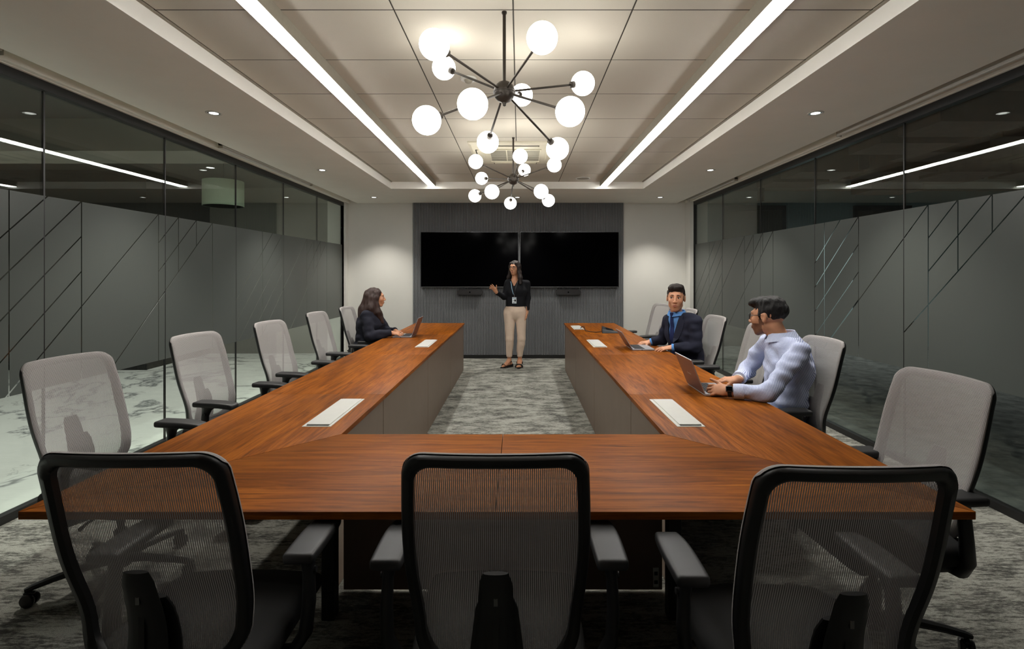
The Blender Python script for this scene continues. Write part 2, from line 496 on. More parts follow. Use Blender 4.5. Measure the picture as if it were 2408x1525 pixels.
def film_polys(u0, u1, joints, groups):
    polys = [[(u0, FZ0), (u1, FZ0), (u1, FZ1), (u0, FZ1)]]
    al = lambda *_: True
    for j in joints: polys = cut_all(polys, (1, 0, j), al)
    run = (FZ1 - FZ0) / SL
    diag = lambda ut: (-SL, 1, FZ1 - SL * ut)          # through (ut, FZ1), descending towards smaller u
    for kind, uv in groups:
        g = 0.252
        if kind == 'A':
            v = [uv + g * k for k in range(4)]
            for q in (v[0], v[3]): polys = cut_all(polys, (1, 0, q), al)
            for ut in (v[0], v[3]):
                lo, hi = ut - run, ut
                polys = cut_all(polys, diag(ut), lambda cu, cz, lo=lo, hi=hi: lo - 0.02 < cu < hi + 0.02)
            up = lambda cu, cz: v[0] < cu < v[3] and cz > FZ1 + SL * (cu - v[3])
            for q in (v[1], v[2]): polys = cut_all(polys, (1, 0, q), up)
            for q in (v[1], v[2]): polys = cut_all(polys, diag(q), lambda cu, cz, q=q: v[0] < cu < q and cz > FZ1 + SL * (cu - v[3]))
        else:
            v = [uv - g * (3 - k) for k in range(4)]
            for q in (v[1], v[3]): polys = cut_all(polys, (1, 0, q), al)
            for ut in (v[2], v[3], v[3] + g, v[3] + 2 * g, v[3] + 3 * g):
                polys = cut_all(polys, diag(ut), lambda cu, cz: v[0] - 0.3 < cu < v[3])
    return polys
def partition(name, X, s, joints, groups, label):
    """s = +1: glass on the left of the room, seen facing -x (u = y); s = -1: on the right (u = -y)"""
    W = empty(name, (X, 0, 0)); tag(W, label, kind='structure')
    def bx(nm, t0, t1, y0, y1, z0, z1, mat, par):
        o = box(nm, -t0, t0, y0, y1, z0, z1, mat, par); return o
    yend = joints[-1]
    box('top_rail', -0.03, 0.03, YR, yend, GZ1, 2.695, 'frame_black', W)
    box('bottom_rail', -0.025, 0.025, YR, yend, 0, GZ0, 'frame_black', W)
    box('end_post', -0.03, 0.03, yend, yend + 0.045, 0, 2.695, 'frame_black', W)
    ys = [YR] + joints
    panes = []
    for i in range(len(ys) - 1):
        p = box('glass_pane', -0.005, 0.005, ys[i] + 0.004, ys[i + 1] - 0.004, GZ0 - 0.01, GZ1 + 0.01, 'partition_glass', W)
        panes.append((ys[i], ys[i + 1], p))
        if i < len(ys) - 2:
            box('joint_strip', -0.0065, 0.0065, ys[i + 1] - 0.006, ys[i + 1] + 0.006, GZ0, GZ1, 'frame_black', W)
    u0, u1 = (YR, yend) if s > 0 else (-yend, -YR)
    polys = film_polys(u0 + 0.004, u1 - 0.004, [s * j for j in joints[:-1]], groups)
    for P in polys:
        Q = inset(P, 0.0042)
        if not Q or len(Q) < 3: continue
        cy = s * sum(p[0] for p in Q) / len(Q)
        par = next((pp for a, b, pp in panes if a <= cy <= b), panes[0][2])
        xa, xb = 0.0055 * s, 0.0067 * s
        n = len(Q)
        vs = [(xa, s * q[0], q[1]) for q in Q] + [(xb, s * q[0], q[1]) for q in Q]
        fs = [tuple(range(n)), tuple(range(2 * n - 1, n - 1, -1))] + [(i, n + i, n + (i + 1) % n, (i + 1) % n) for i in range(n)]
        me = me_from('film_piece', vs, fs)
        bm = bmesh.new(); bm.from_mesh(me); bmesh.ops.recalc_face_normals(bm, faces=bm.faces); bm.to_mesh(me); bm.free()
        ob('film_piece', me, 'frosted_film', par)
    return W
JL = [-0.03, 1.07, 2.165, 3.267, 4.384, 5.482, 6.588, 7.68, 8.775]
JR = [0.45, 1.62, 2.79, 3.957, 5.15, 6.31, 7.485, 8.655]
partition('wall_left', XL, 1, JL, [('B', 0.51), ('A', 1.27), ('B', 3.545), ('A', 4.302), ('B', 6.548), ('A', 7.305)], 'glass partition with frosted film beside the marble corridor')
partition('wall_right', XR, -1, JR, [('A', -0.69), ('B', -1.46), ('A', -3.72), ('B', -4.484), ('A', -6.75), ('B', -7.5)], 'glass partition with frosted film beside the dark office')

# ---- beyond the glass
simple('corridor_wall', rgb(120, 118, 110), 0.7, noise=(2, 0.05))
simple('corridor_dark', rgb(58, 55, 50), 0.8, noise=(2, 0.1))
simple('office_ceiling', rgb(128, 120, 114), 0.8, noise=(2, 0.1))
simple('office_blue', rgb(138, 158, 162), 0.7, noise=(2, 0.05))
simple('door_dark', rgb(22, 22, 24), 0.35, noise=(2, 0.1))
simple('baffle_brown', rgb(112, 94, 88), 0.8, noise=(8, 0.15))
simple('lamp_shade', rgb(190, 205, 182), 0.8, noise=(30, 0.04))
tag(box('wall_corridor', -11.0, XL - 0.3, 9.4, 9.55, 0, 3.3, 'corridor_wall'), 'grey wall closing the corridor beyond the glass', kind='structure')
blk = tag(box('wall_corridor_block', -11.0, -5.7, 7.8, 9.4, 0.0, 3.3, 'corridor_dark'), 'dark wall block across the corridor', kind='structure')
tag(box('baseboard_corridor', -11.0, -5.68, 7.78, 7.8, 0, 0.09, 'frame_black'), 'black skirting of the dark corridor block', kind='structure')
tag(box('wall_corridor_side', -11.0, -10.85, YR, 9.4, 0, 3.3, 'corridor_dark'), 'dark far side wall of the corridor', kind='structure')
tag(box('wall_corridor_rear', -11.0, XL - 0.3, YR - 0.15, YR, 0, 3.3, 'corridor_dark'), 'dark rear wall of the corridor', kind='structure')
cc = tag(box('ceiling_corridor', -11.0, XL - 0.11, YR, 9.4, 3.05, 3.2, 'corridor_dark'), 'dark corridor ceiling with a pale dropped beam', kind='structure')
box('ceiling_beam', -9.0, XL - 0.11, 5.2, 5.8, 2.72, 3.05, 'corridor_wall', cc)
tag(box('wall_office', 10.5, 10.65, YR, 11.0, 0, 3.3, 'office_blue'), 'blue-grey office wall beyond the glass', kind='structure')
tag(box('wall_office_back', XR + 0.3, 10.65, 10.4, 10.55, 0, 3.3, 'office_blue'), 'blue-grey end wall of the office beyond the glass', kind='structure')
tag(box('wall_office_rear', XR + 0.3, 10.65, YR - 0.15, YR, 0, 3.3, 'office_blue'), 'rear wall of the office beyond the glass', kind='structure')
co = tag(box('ceiling_office', XR + 0.11, 10.65, YR, 10.4, 3.15, 3.3, 'office_ceiling'), 'dark office ceiling hung with brown baffle blocks', kind='structure')
rr = random.Random(3)
for i in range(9):
    for j in range(4):
        y = 2.2 + i * 0.72; x = 3.6 + j * 0.95
        h = rr.choice((0.12, 0.2, 0.3, 0.38))
        box('ceiling_baffle', x, x + 0.8, y, y + 0.5, 3.15 - h, 3.15, 'baffle_brown', co)
def far_door(name, x, y, wdt, face):
    D = empty(name, (x, y, 0)); tag(D, kind='structure')
    if face == 'y':
        box('door_frame', -wdt / 2 - 0.07, -wdt / 2, -0.06, 0.02, 0, 2.85, 'door_dark', D)
        box('door_frame', wdt / 2, wdt / 2 + 0.07, -0.06, 0.02, 0, 2.85, 'door_dark', D)
        box('door_frame', -wdt / 2, wdt / 2, -0.06, 0.02, 2.75, 2.85, 'door_dark', D)
        box('door_leaf', -wdt / 2, wdt / 2, -0.03, 0.0, 0, 2.75, 'corridor_dark', D)
    else:
        box('door_frame', -0.06, 0.02, -wdt / 2 - 0.07, -wdt / 2, 0, 2.85, 'door_dark', D)
        box('door_frame', -0.06, 0.02, wdt / 2, wdt / 2 + 0.07, 0, 2.85, 'door_dark', D)
        box('door_frame', -0.06, 0.02, -wdt / 2, wdt / 2, 2.75, 2.85, 'door_dark', D)
        box('door_leaf', -0.03, 0.0, -wdt / 2, wdt / 2, 0, 2.75, 'corridor_dark', D)
    return D
far_door('door_1', 4.78, 10.4, 1.12, 'y')
far_door('door_2', 7.38, 10.4, 1.02, 'y')
# added fill lamps in invented ceiling fittings, brightening corridor and office beyond the glass
def fill_lamp(x, y, z, wts, label):
    T = empty('downlight', (x, y, z)); tag(T, label, 'ceiling light', 'added fill lamps beyond the glass')  # invented fitting that carries an added fill light
    lathe_ob('trim_ring', [(0.075, 0.0), (0.075, -0.008), (0.06, -0.008), (0.055, 0.0)], 'metal_grey', T, 24)
    lathe_ob('lens', [(0.0, -0.002), (0.055, -0.002), (0.055, 0.0)], 'downlight_glow', T, 24)
    L = bpy.data.lights.new('downlight_beam', 'SPOT'); L.energy = wts; L.spot_size = 2.2; L.spot_blend = 0.6; L.shadow_soft_size = 0.05
    L.color = (1.0, 0.97, 0.92)
    lo = bpy.data.objects.new('downlight_beam', L); COL.objects.link(lo); lo.parent = T; lo.location = (0, 0, -0.03)
for i, (x, y) in enumerate(((-4.6, 1.6), (-4.6, 4.4), (-4.6, 7.6))):
    fill_lamp(x, y, 3.05, FILL_W, 'added recessed fill lamp in the dark corridor ceiling, %s along it' % ('nearest', 'second', 'farthest')[i])
for i, (x, y) in enumerate(((7.9, 3.2), (6.2, 9.1))):
    fill_lamp(x, y, 3.15, FILL_W * (1.5 if i == 0 else 1.5), ('added recessed fill lamp over the office carpet beyond the glass', 'added recessed fill lamp by the office doors beyond the glass')[i])

# ================================================================ ceiling fittings
def linear_light(x, label):
    T = empty('linear_light', (x, 0, ZT)); tag(T, label, 'ceiling light', 'linear lights along the tray')
    y0, y1 = 1.85, 7.37
    box('housing', -0.05, 0.05, y0, y1, -0.075, 0.0, 'grid_metal', T, 0.002, 1)
    box('diffuser', -0.042, 0.042, y0 + 0.005, y1 - 0.005, -0.083, -0.074, 'led_diffuser', T, 0.003, 2)
linear_light(-1.252, 'long white linear light on the tray side by the marble corridor glass')
linear_light(1.212, 'long white linear light on the tray side by the office glass')

def downlight(x, y, label):
    T = empty('downlight', (x, y, ZS)); tag(T, label, 'ceiling light', 'round downlights in the ceiling border')
    lathe_ob('trim_ring', [(0.058, 0.0), (0.058, -0.004), (0.054, -0.006), (0.046, -0.005), (0.043, 0.0)], 'white_plastic', T, 32)
    lathe_ob('reflector', [(0.044, -0.003), (0.03, -0.001), (0.0, -0.001)], 'metal_chrome', T, 24)
    lathe_ob('lens', [(0.0, -0.0045), (0.03, -0.004), (0.036, -0.002)], 'downlight_glow', T, 24)
    L = bpy.data.lights.new('downlight_beam', 'SPOT'); L.energy = SPOT_W; L.spot_size = math.radians(95); L.spot_blend = 0.7
    L.shadow_soft_size = 0.04; L.color = (1.0, 0.95, 0.87)
    lo = bpy.data.objects.new('downlight_beam', L); COL.objects.link(lo); lo.parent = T; lo.location = (0, 0, -0.02)
for y, w_ in ((3.91, 'nearest in view'), (6.06, 'second'), (8.22, 'farthest')):
    downlight(-2.34, y, 'small round downlight in the border beside the corridor glass, %s' % w_)
    downlight(2.27, y, 'small round downlight in the border beside the office glass, %s' % w_)
downlight(-0.03, 8.22, 'small round downlight in the middle of the end border above the screens')

GLOBE_R = 0.065
def chandelier(hub, ztop, globes, label):
    T = empty('chandelier', hub); tag(T, label, 'chandelier', 'globe chandeliers')
    H = Vector(hub)
    vs, fs = lathe([(0.0, 0.056), (0.012, 0.055), (0.03, 0.047), (0.046, 0.031), (0.0545, 0.010), (0.0545, 0.004), (0.057, 0.004), (0.057, -0.004), (0.0545, -0.004), (0.0545, -0.012), (0.046, -0.031), (0.03, -0.047), (0.012, -0.055), (0.009, -0.062), (0.0085, -0.070), (0.0, -0.074)], 32)
    lathe_ob('hub', [(0.0, 0.056), (0.012, 0.055), (0.03, 0.047), (0.046, 0.031), (0.0545, 0.010), (0.0545, 0.004), (0.057, 0.004), (0.057, -0.004), (0.0545, -0.004), (0.0545, -0.012), (0.046, -0.031), (0.03, -0.047), (0.012, -0.055), (0.009, -0.062), (0.0085, -0.070), (0.0, -0.074)], 'metal_bronze', T, 32)
    top = ztop - hub[2]
    tube_ob('rod', [(0, 0, 0.05), (0, 0, top - 0.01)], 0.0085, 'metal_bronze', T, 14)
    lathe_ob('ceiling_canopy', [(0.0, top - 0.012), (0.011, top - 0.012), (0.013, top - 0.008), (0.013, top)], 'metal_bronze', T, 28)
    sph = bmesh.new(); bmesh.ops.create_uvsphere(sph, u_segments=40, v_segments=24, radius=GLOBE_R)
    gme = bpy.data.meshes.new('globe'); sph.to_mesh(gme); sph.free(); smooth(gme); gme.materials.append(MATS['globe_glow'])
    for (gx, gy, w_px, near) in globes:
        ray = px(gx, gy, 1.0) - Vector((0, 0, CAMZ))
        h = H - Vector((0, 0, CAMZ))
        a = ray.dot(ray); b = -2 * ray.dot(h)
        L = 0.5
        c = h.dot(h) - L * L; disc = b * b - 4 * a * c
        if disc < 0: disc = 0
        d = (-b + (-1 if near else 1) * math.sqrt(disc)) / (2 * a)
        P = ray * d - h                                   # relative to the hub
        dirn = P.normalized()
        arm = tube_ob('arm', [dirn * 0.045, P - dirn * (GLOBE_R + 0.008)], 0.0058, 'metal_bronze', T, 10)
        q0, q1 = P - dirn * (GLOBE_R + 0.022), P - dirn * (GLOBE_R - 0.012)
        mid = P - dirn * (GLOBE_R + 0.002)
        tube_ob('socket', [q0, q0 + dirn * 0.004, mid, q1], [0.008, 0.017, 0.019, 0.021], 'metal_bronze', arm, 16)
        ob('globe', gme, None, arm, P)
Z4 = lambda x, y: (950 + x * 0.3148, 20 + y * 0.3148)
g1 = [(227, 270, 1), (298, 443, 0), (1032, 220, 1), (1336, 560, 0), (1241, 770, 1), (513, 714, 1), (170, 835, 1), (626, 998, 0), (1147, 1048, 0), (880, 646, 0)]
g2 = [(536, 1143, 1), (580, 1268, 0), (868, 1103, 1), (1123, 1168, 1), (900, 1205, 0), (657, 1368, 1), (530, 1398, 0), (795, 1453, 0), (1024, 1366, 1), (1079, 1433, 0)]
chandelier((-0.076, 2.595, CAMZ + 0.923), ZT, [(*Z4(a, b), 0, n) for a, b, n in g1], 'sputnik chandelier with ten glowing white globes nearer the camera')
chandelier((-0.058, 4.99, CAMZ + 0.923), ZT, [(*Z4(a, b), 0, n) for a, b, n in g2], 'sputnik chandelier with ten glowing white globes below the air conditioner')

# air conditioner cassette
AC = empty('air_conditioner', (-0.045, 5.60, ZT)); tag(AC, 'square white ceiling air conditioner cassette with slatted grille', 'air conditioner')
hw = 0.475
bm = bmesh.new()
ring = [(hw, 0.0), (hw, -0.014), (hw - 0.03, -0.03), (0.31, -0.034)]
loops = []
for (r, z) in ring:
    loops.append([bm.verts.new(p) for p in ((-r, -r, z), (r, -r, z), (r, r, z), (-r, r, z))])
for a, b in zip(loops[:-1], loops[1:]):
    for i in range(4): bm.faces.new((a[i], a[(i + 1) % 4], b[(i + 1) % 4], b[i]))
bm.faces.new(loops[-1])
bmesh.ops.recalc_face_normals(bm, faces=bm.faces)
ob('panel', bm, 'ac_plastic', AC)
for k in range(4):
    R = Matrix.Rotation(k * PI / 2, 4, 'Z')
    fl = box('louvre', -0.24, 0.24, 0.335, 0.405, -0.040, -0.033, 'ac_plastic', AC, 0.003, 1)
    fl.data.transform(Matrix.Translation((0, 0, 0)) @ R)
    sl = box('outlet_slot', -0.25, 0.25, 0.392, 0.416, -0.0355, -0.031, 'ac_dark', AC); sl.data.transform(R)
box('grille_back', -0.275, 0.275, -0.275, 0.275, -0.037, -0.030, 'ac_dark', AC)
for k in range(21):
    y = -0.265 + 0.53 * k / 20
    box('grille_slat', -0.265, 0.265, y - 0.0042, y + 0.0042, -0.0380, -0.0372, 'ac_plastic', AC)
for x in (-0.27, -0.09, 0.09, 0.27):
    box('grille_bar', x - 0.006, x + 0.006, -0.275, 0.275, -0.0395, -0.037, 'ac_plastic', AC)
for s in (-1, 1):
    box('grille_bar', -0.275, 0.275, s * 0.275 - 0.008, s * 0.275 + 0.008, -0.044, -0.037, 'ac_plastic', AC)
# smoke detector, speaker
SD = empty('smoke_detector', (-0.346, 3.48, ZT)); tag(SD, 'small round white smoke detector on a ceiling tile', 'smoke detector')
lathe_ob('base', [(0.0, -0.012), (0.05, -0.012), (0.055, -0.006), (0.055, 0.0)], 'white_plastic', SD, 28)
lathe_ob('sensor_head', [(0.0, -0.034), (0.014, -0.034), (0.022, -0.028), (0.03, -0.012)], 'grid_metal', SD, 28)
SPK = empty('ceiling_speaker', (0.888, 7.12, ZT)); tag(SPK, 'round flush speaker grille in a far ceiling tile', 'speaker')
lathe_ob('rim', [(0.086, -0.002), (0.09, -0.008), (0.10, -0.006), (0.102, 0.0)], 'white_plastic', SPK, 32)
lathe_ob('grille', [(0.0, -0.006), (0.05, -0.0055), (0.087, -0.003), (0.087, 0.0)], 'grid_metal', SPK, 32)
# blind rails in the slots over the glass
def rail(x, y0, y1, label):
    T = empty('blind_rail', (x, y0, 2.70)); tag(T, label, 'blind rail', 'blind rails over the glass')
    L = y1 - y0
    box('rail_profile', -0.02, 0.02, 0, L, 0.01, 0.035, 'white_plastic', T, 0.003, 1)
    box('bottom_bar', -0.028, -0.006, 0.01, L - 0.01, -0.012, 0.010, 'white_plastic', T, 0.003, 1)
    for y in (0.0, L - 0.006): box('end_cap', -0.024, 0.024, y, y + 0.006, -0.012, 0.045, 'grid_metal', T, 0.002, 1)
rail(-2.90, 0.3, 2.85, 'white blind rail above the corridor glass, near end')
rail(-2.90, 4.95, 7.1, 'white blind rail above the corridor glass, middle')
rail(2.85, 0.3, 4.55, 'white blind rail above the office glass, near end')
rail(2.85, 6.7, 8.6, 'white blind rail above the office glass, far end')
# lamps beyond the glass
PD = empty('drum_pendant', (-4.0, 6.9, 2.38)); tag(PD, 'unlit pale green drum pendant lamp hanging beyond the corridor glass', 'pendant lamp')
lathe_ob('shade', [(0.25, 0.0), (0.25, 0.34), (0.246, 0.34), (0.246, 0.0)], 'lamp_shade', PD, 40)
tube_ob('cord', [(0, 0, 0.2), (0, 0, 0.67)], 0.004, 'frame_black', PD, 8)
lathe_ob('bulb_holder', [(0.0, 0.12), (0.02, 0.12), (0.03, 0.16), (0.02, 0.24), (0.0, 0.24)], 'white_plastic', PD, 16)
for (gx, gy, d, lab) in ((2032, 372, 5.9, 'dark cylinder pendant hanging beyond the office glass, the higher one'), (1789, 455, 8.2, 'dark cylinder pendant hanging beyond the office glass, the lower farther one')):
    p = px(gx, gy, d)
    T = empty('cylinder_pendant', (p.x, p.y, p.z)); tag(T, lab, 'pendant lamp', 'cylinder pendants beyond the glass')
    lathe_ob('shade', [(0.0, 0.12), (0.05, 0.12), (0.055, 0.11), (0.055, -0.12), (0.05, -0.12), (0.05, 0.0), (0.0, 0.0)], 'frame_black', T, 20)
    tube_ob('cord', [(0, 0, 0.12), (0, 0, 3.15 - p.z)], 0.004, 'frame_black', T, 6)

# ================================================================ screens
def television(x0, x1, label):
    T = empty('television', ((x0 + x1) / 2, 8.862, 1.235)); tag(T, label, 'television', 'twin wall screens')
    h = (x1 - x0) / 2; H = 0.954
    box('cabinet', -h + 0.006, h - 0.006, -0.062, -0.012, 0.006, H - 0.004, 'frame_black', T, 0.004, 2)
    box('wall_mount', -0.3, 0.3, -0.014, 0.0, 0.25, 0.7, 'frame_black', T)
    box('screen', -h + 0.005, h - 0.005, -0.0655, -0.060, 0.012, H - 0.006, 'screen_black', T)
    for a, b, c, d in ((-h, h, -0.002, 0.012), (-h, h, H - 0.006, H), (-h, -h + 0.006, 0.012, H - 0.006), (h - 0.006, h, 0.012, H - 0.006)):
        box('bezel', a, b, -0.067, -0.045, c, d, 'bezel_silver', T)
television(-1.701, -0.012, 'large black wall screen on the side nearer the long-haired person')
television(0.012, 1.716, 'large black wall screen on the side nearer the person in the suit')
def video_bar(x, label):
    T = empty('video_bar', (x, 8.862, 1.15)); tag(T, label, 'sound bar', 'bars under the screens')
    pts = []
    for k in range(32):
        a = 2 * PI * k / 32
        pts.append((0.175 * (1 if math.cos(a) > 0 else -1) + 0.045 * math.cos(a), 0.05 * math.sin(a)))
    n = len(pts)
    vs = [(p[0], -0.09, p[1] * 0.9) for p in pts] + [(p[0], -0.08, p[1]) for p in pts] + [(p[0], -0.004, p[1]) for p in pts]
    fs = [tuple(range(n))] + [(j * n + i, j * n + (i + 1) % n, (j + 1) * n + (i + 1) % n, (j + 1) * n + i) for j in range(2) for i in range(n)] + [tuple(range(3 * n - 1, 2 * n - 1, -1))]
    me = me_from('body', vs, fs); bm = bmesh.new(); bm.from_mesh(me); bmesh.ops.recalc_face_normals(bm, faces=bm.faces); bm.to_mesh(me); bm.free()
    smooth(me, 40); ob('body', me, 'plastic_black', T)
    box('bracket', -0.06, 0.06, -0.006, 0.0, -0.03, 0.03, 'frame_black', T)
    lathe_ob('lens', [(0.0, -0.094), (0.012, -0.094), (0.014, -0.088)], 'screen_black', T, 16, 'Y')
video_bar(-0.85, 'black rounded bar under the screen nearer the long-haired person')
video_bar(0.845, 'black rounded bar under the screen nearer the person in the suit')

# ================================================================ conference table (U shape)
TT, TH = 0.72, 0.025
OX0, OX1, IX0, IX1 = -1.582, 1.442, -0.831, 0.680
YN, YI, YF = 1.607, 2.387, 7.76
table = empty('conference_table', (0, 0, 0)); tag(table, 'U-shaped wooden conference table with taupe inner panels and white power boxes', 'table')
MX = -0.0755
gp = 0.0012
SEAM = [3.18, 4.74, 6.30, YF]
def top(pts, mat):
    P = pts
    n = len(P)
    o = prism('tabletop', inset(P, gp), TT - TH, TT, mat, table, 0.0012)
    return o
top([(OX0, YN), (MX, YN), (MX, YI), (IX0, YI)], 'wood_x')
top([(MX, YN), (OX1, YN), (IX1, YI), (MX, YI)], 'wood_x')
top([(OX0, YN), (IX0, YI), (IX0, SEAM[0]), (OX0, SEAM[0])], 'wood_y')
top([(IX1, YI), (OX1, YN), (OX1, SEAM[0]), (IX1, SEAM[0])], 'wood_y')
for a, b in zip(SEAM[:-1], SEAM[1:]):
    top([(OX0, a), (IX0, a), (IX0, b), (OX0, b)], 'wood_y')
    top([(IX1, a), (OX1, a), (OX1, b), (IX1, b)], 'wood_y')
# apron rail under the tops (dark), inner modesty panels, legs
ps = [YI - 0.0] + SEAM
for s, xi in ((-1, IX0), (1, IX1)):
    x0, x1 = (xi - 0.034, xi - 0.016) if s < 0 else (xi + 0.016, xi + 0.034)
    for i in range(4):
        box('inner_panel', x0, x1, ps[i] + 0.004, ps[i + 1] - (0.004 if i < 3 else 0.0), 0.004, TT - TH - 0.003, 'panel_taupe', table, 0.0015, 1)
    e0, e1 = (OX0 + 0.28, xi - 0.016) if s < 0 else (xi + 0.016, OX1 - 0.28)
    box('end_panel', e0, e1, YF - 0.025, YF - 0.006, 0.004, TT - TH - 0.003, 'panel_taupe', table, 0.0015, 1)
    for y in (3.18, 4.74, 6.30, 7.6):
        lx = xi + s * 0.5
        box('leg', lx - 0.03, lx + 0.03, y - 0.03, y + 0.03, 0.0, TT - TH, 'leg_dark', table, 0.003, 1)
        box('cross_rail', min(xi + s * 0.04, lx), max(xi + s * 0.04, lx), y - 0.02, y + 0.02, TT - TH - 0.05, TT - TH, 'leg_dark', table)
for x0, x1 in ((IX0 + 0.02, MX - 0.0003), (MX + 0.0003, IX1 - 0.02)):
    box('front_panel', x0, x1, YI - 0.032, YI - 0.014, 0.012, TT - TH - 0.003, 'panel_taupe', table, 0.0015, 1)
for x in (IX0 + 0.02, IX1 - 0.02):
    box('leg', x - 0.028, x + 0.028, 2.16, 2.216, 0.0, TT - TH, 'leg_dark', table, 0.003, 1)
for x in (OX0 + 0.36, OX1 - 0.36):
    pass
box('cross_rail', IX0 + 0.02, IX1 - 0.02, 1.98, 2.03, TT - TH - 0.05, TT - TH, 'leg_dark', table)
sk = box('socket_plate', 0.617, 0.643, YI - 0.036, YI - 0.031, 0.025, 0.115, 'white_plastic', table, 0.001, 1)
for z in (0.05, 0.09): box('socket_slot', 0.622, 0.638, YI - 0.038, YI - 0.035, z - 0.008, z + 0.008, 'rubber', sk)
def power_box(x0, x1, y0, y1):
    f = box('power_box', x0, x1, y0, y1, TT - 0.06, TT + 0.0025, 'white_plastic', table, 0.001, 1)
    box('lid', x0 + 0.016, x1 - 0.012, y0 + 0.022, y1 - 0.016, TT + 0.002, TT + 0.0075, 'white_plastic', f, 0.0015, 1)
    box('finger_gap', x0 + 0.018, x1 - 0.014, y0 + 0.008, y0 + 0.020, TT + 0.0015, TT + 0.0032, 'ac_dark', f)
for a in ((-1.066, -0.924, 2.50, 3.05), (0.775, 0.912, 2.50, 3.04), (-1.066, -0.924, 5.20, 5.77), (0.758, 0.90, 5.20, 5.77), (0.735, 0.875, 6.85, 7.33)):
    power_box(*a)

# ================================================================ chairs
def back_pt(u, z):
    """point on the backrest surface: u across in metres, z height; chair faces +y"""
    t = (z - 0.47) / 0.59
    # S profile: lumbar forward near t = .25, top leaning back
    y = -0.215 + 0.03 * math.exp(-((t - 0.22) / 0.22) ** 2) - 0.115 * max(0.0, t - 0.1) ** 1.6
    y += 0.04 * (abs(u) / 0.22) ** 2 * (1.0 - 0.15 * t)
    return Vector((u, y, z))
def outline(inset_=0.0, n=96):
    """rounded outline of the back, (u, z)"""
    z0, z1 = 0.475 + inset_, 1.06 - inset_
    rt, rb = max(0.055 - inset_ * 0.4, 0.02), max(0.11 - inset_ * 0.6, 0.03)
    pts = []
    def hw(z):
        t = (z - 0.47) / 0.59
        return 0.222 + 0.010 * math.sin(PI * min(max(t, 0), 1)) - 0.004 * t - inset_
    # walk: bottom centre -> right -> top -> left
    per = []
    w1 = hw(z1); w0 = hw(z0) - 0.012
    def arc(cx, cz, r, a0, a1, m):
        for k in range(m + 1):
            a = a0 + (a1 - a0) * k / m
            per.append((cx + r * math.cos(a), cz + r * math.sin(a)))
    arc(w0 - rb, z0 + rb, rb, -PI / 2, 0, 10)
    for k in range(1, 16):
        z = z0 + rb + (z1 - rt - z0 - rb) * k / 16; s = k / 16
        per.append((w0 * (1 - s) + w1 * s + 0.012 * math.sin(PI * s), z))
    arc(w1 - rt, z1 - rt, rt, 0, PI / 2, 8)
    right = per
    # gentle crown of the top edge
    out = [(u, z + (0.006 * (1 - (u / w1) ** 2) if z > z1 - 0.03 else 0)) for u, z in right]
    left = [(-u, z) for u, z in reversed(out)]
    topm = [(out[-1][0] + (left[0][0] - out[-1][0]) * k / 10, z1 + 0.006 * (1 - ((out[-1][0] + (left[0][0] - out[-1][0]) * k / 10) / w1) ** 2)) for k in range(1, 10)]
    botm = [(left[-1][0] + (out[0][0] - left[-1][0]) * k / 10, z0) for k in range(1, 10)]
    return out + topm + left + botm
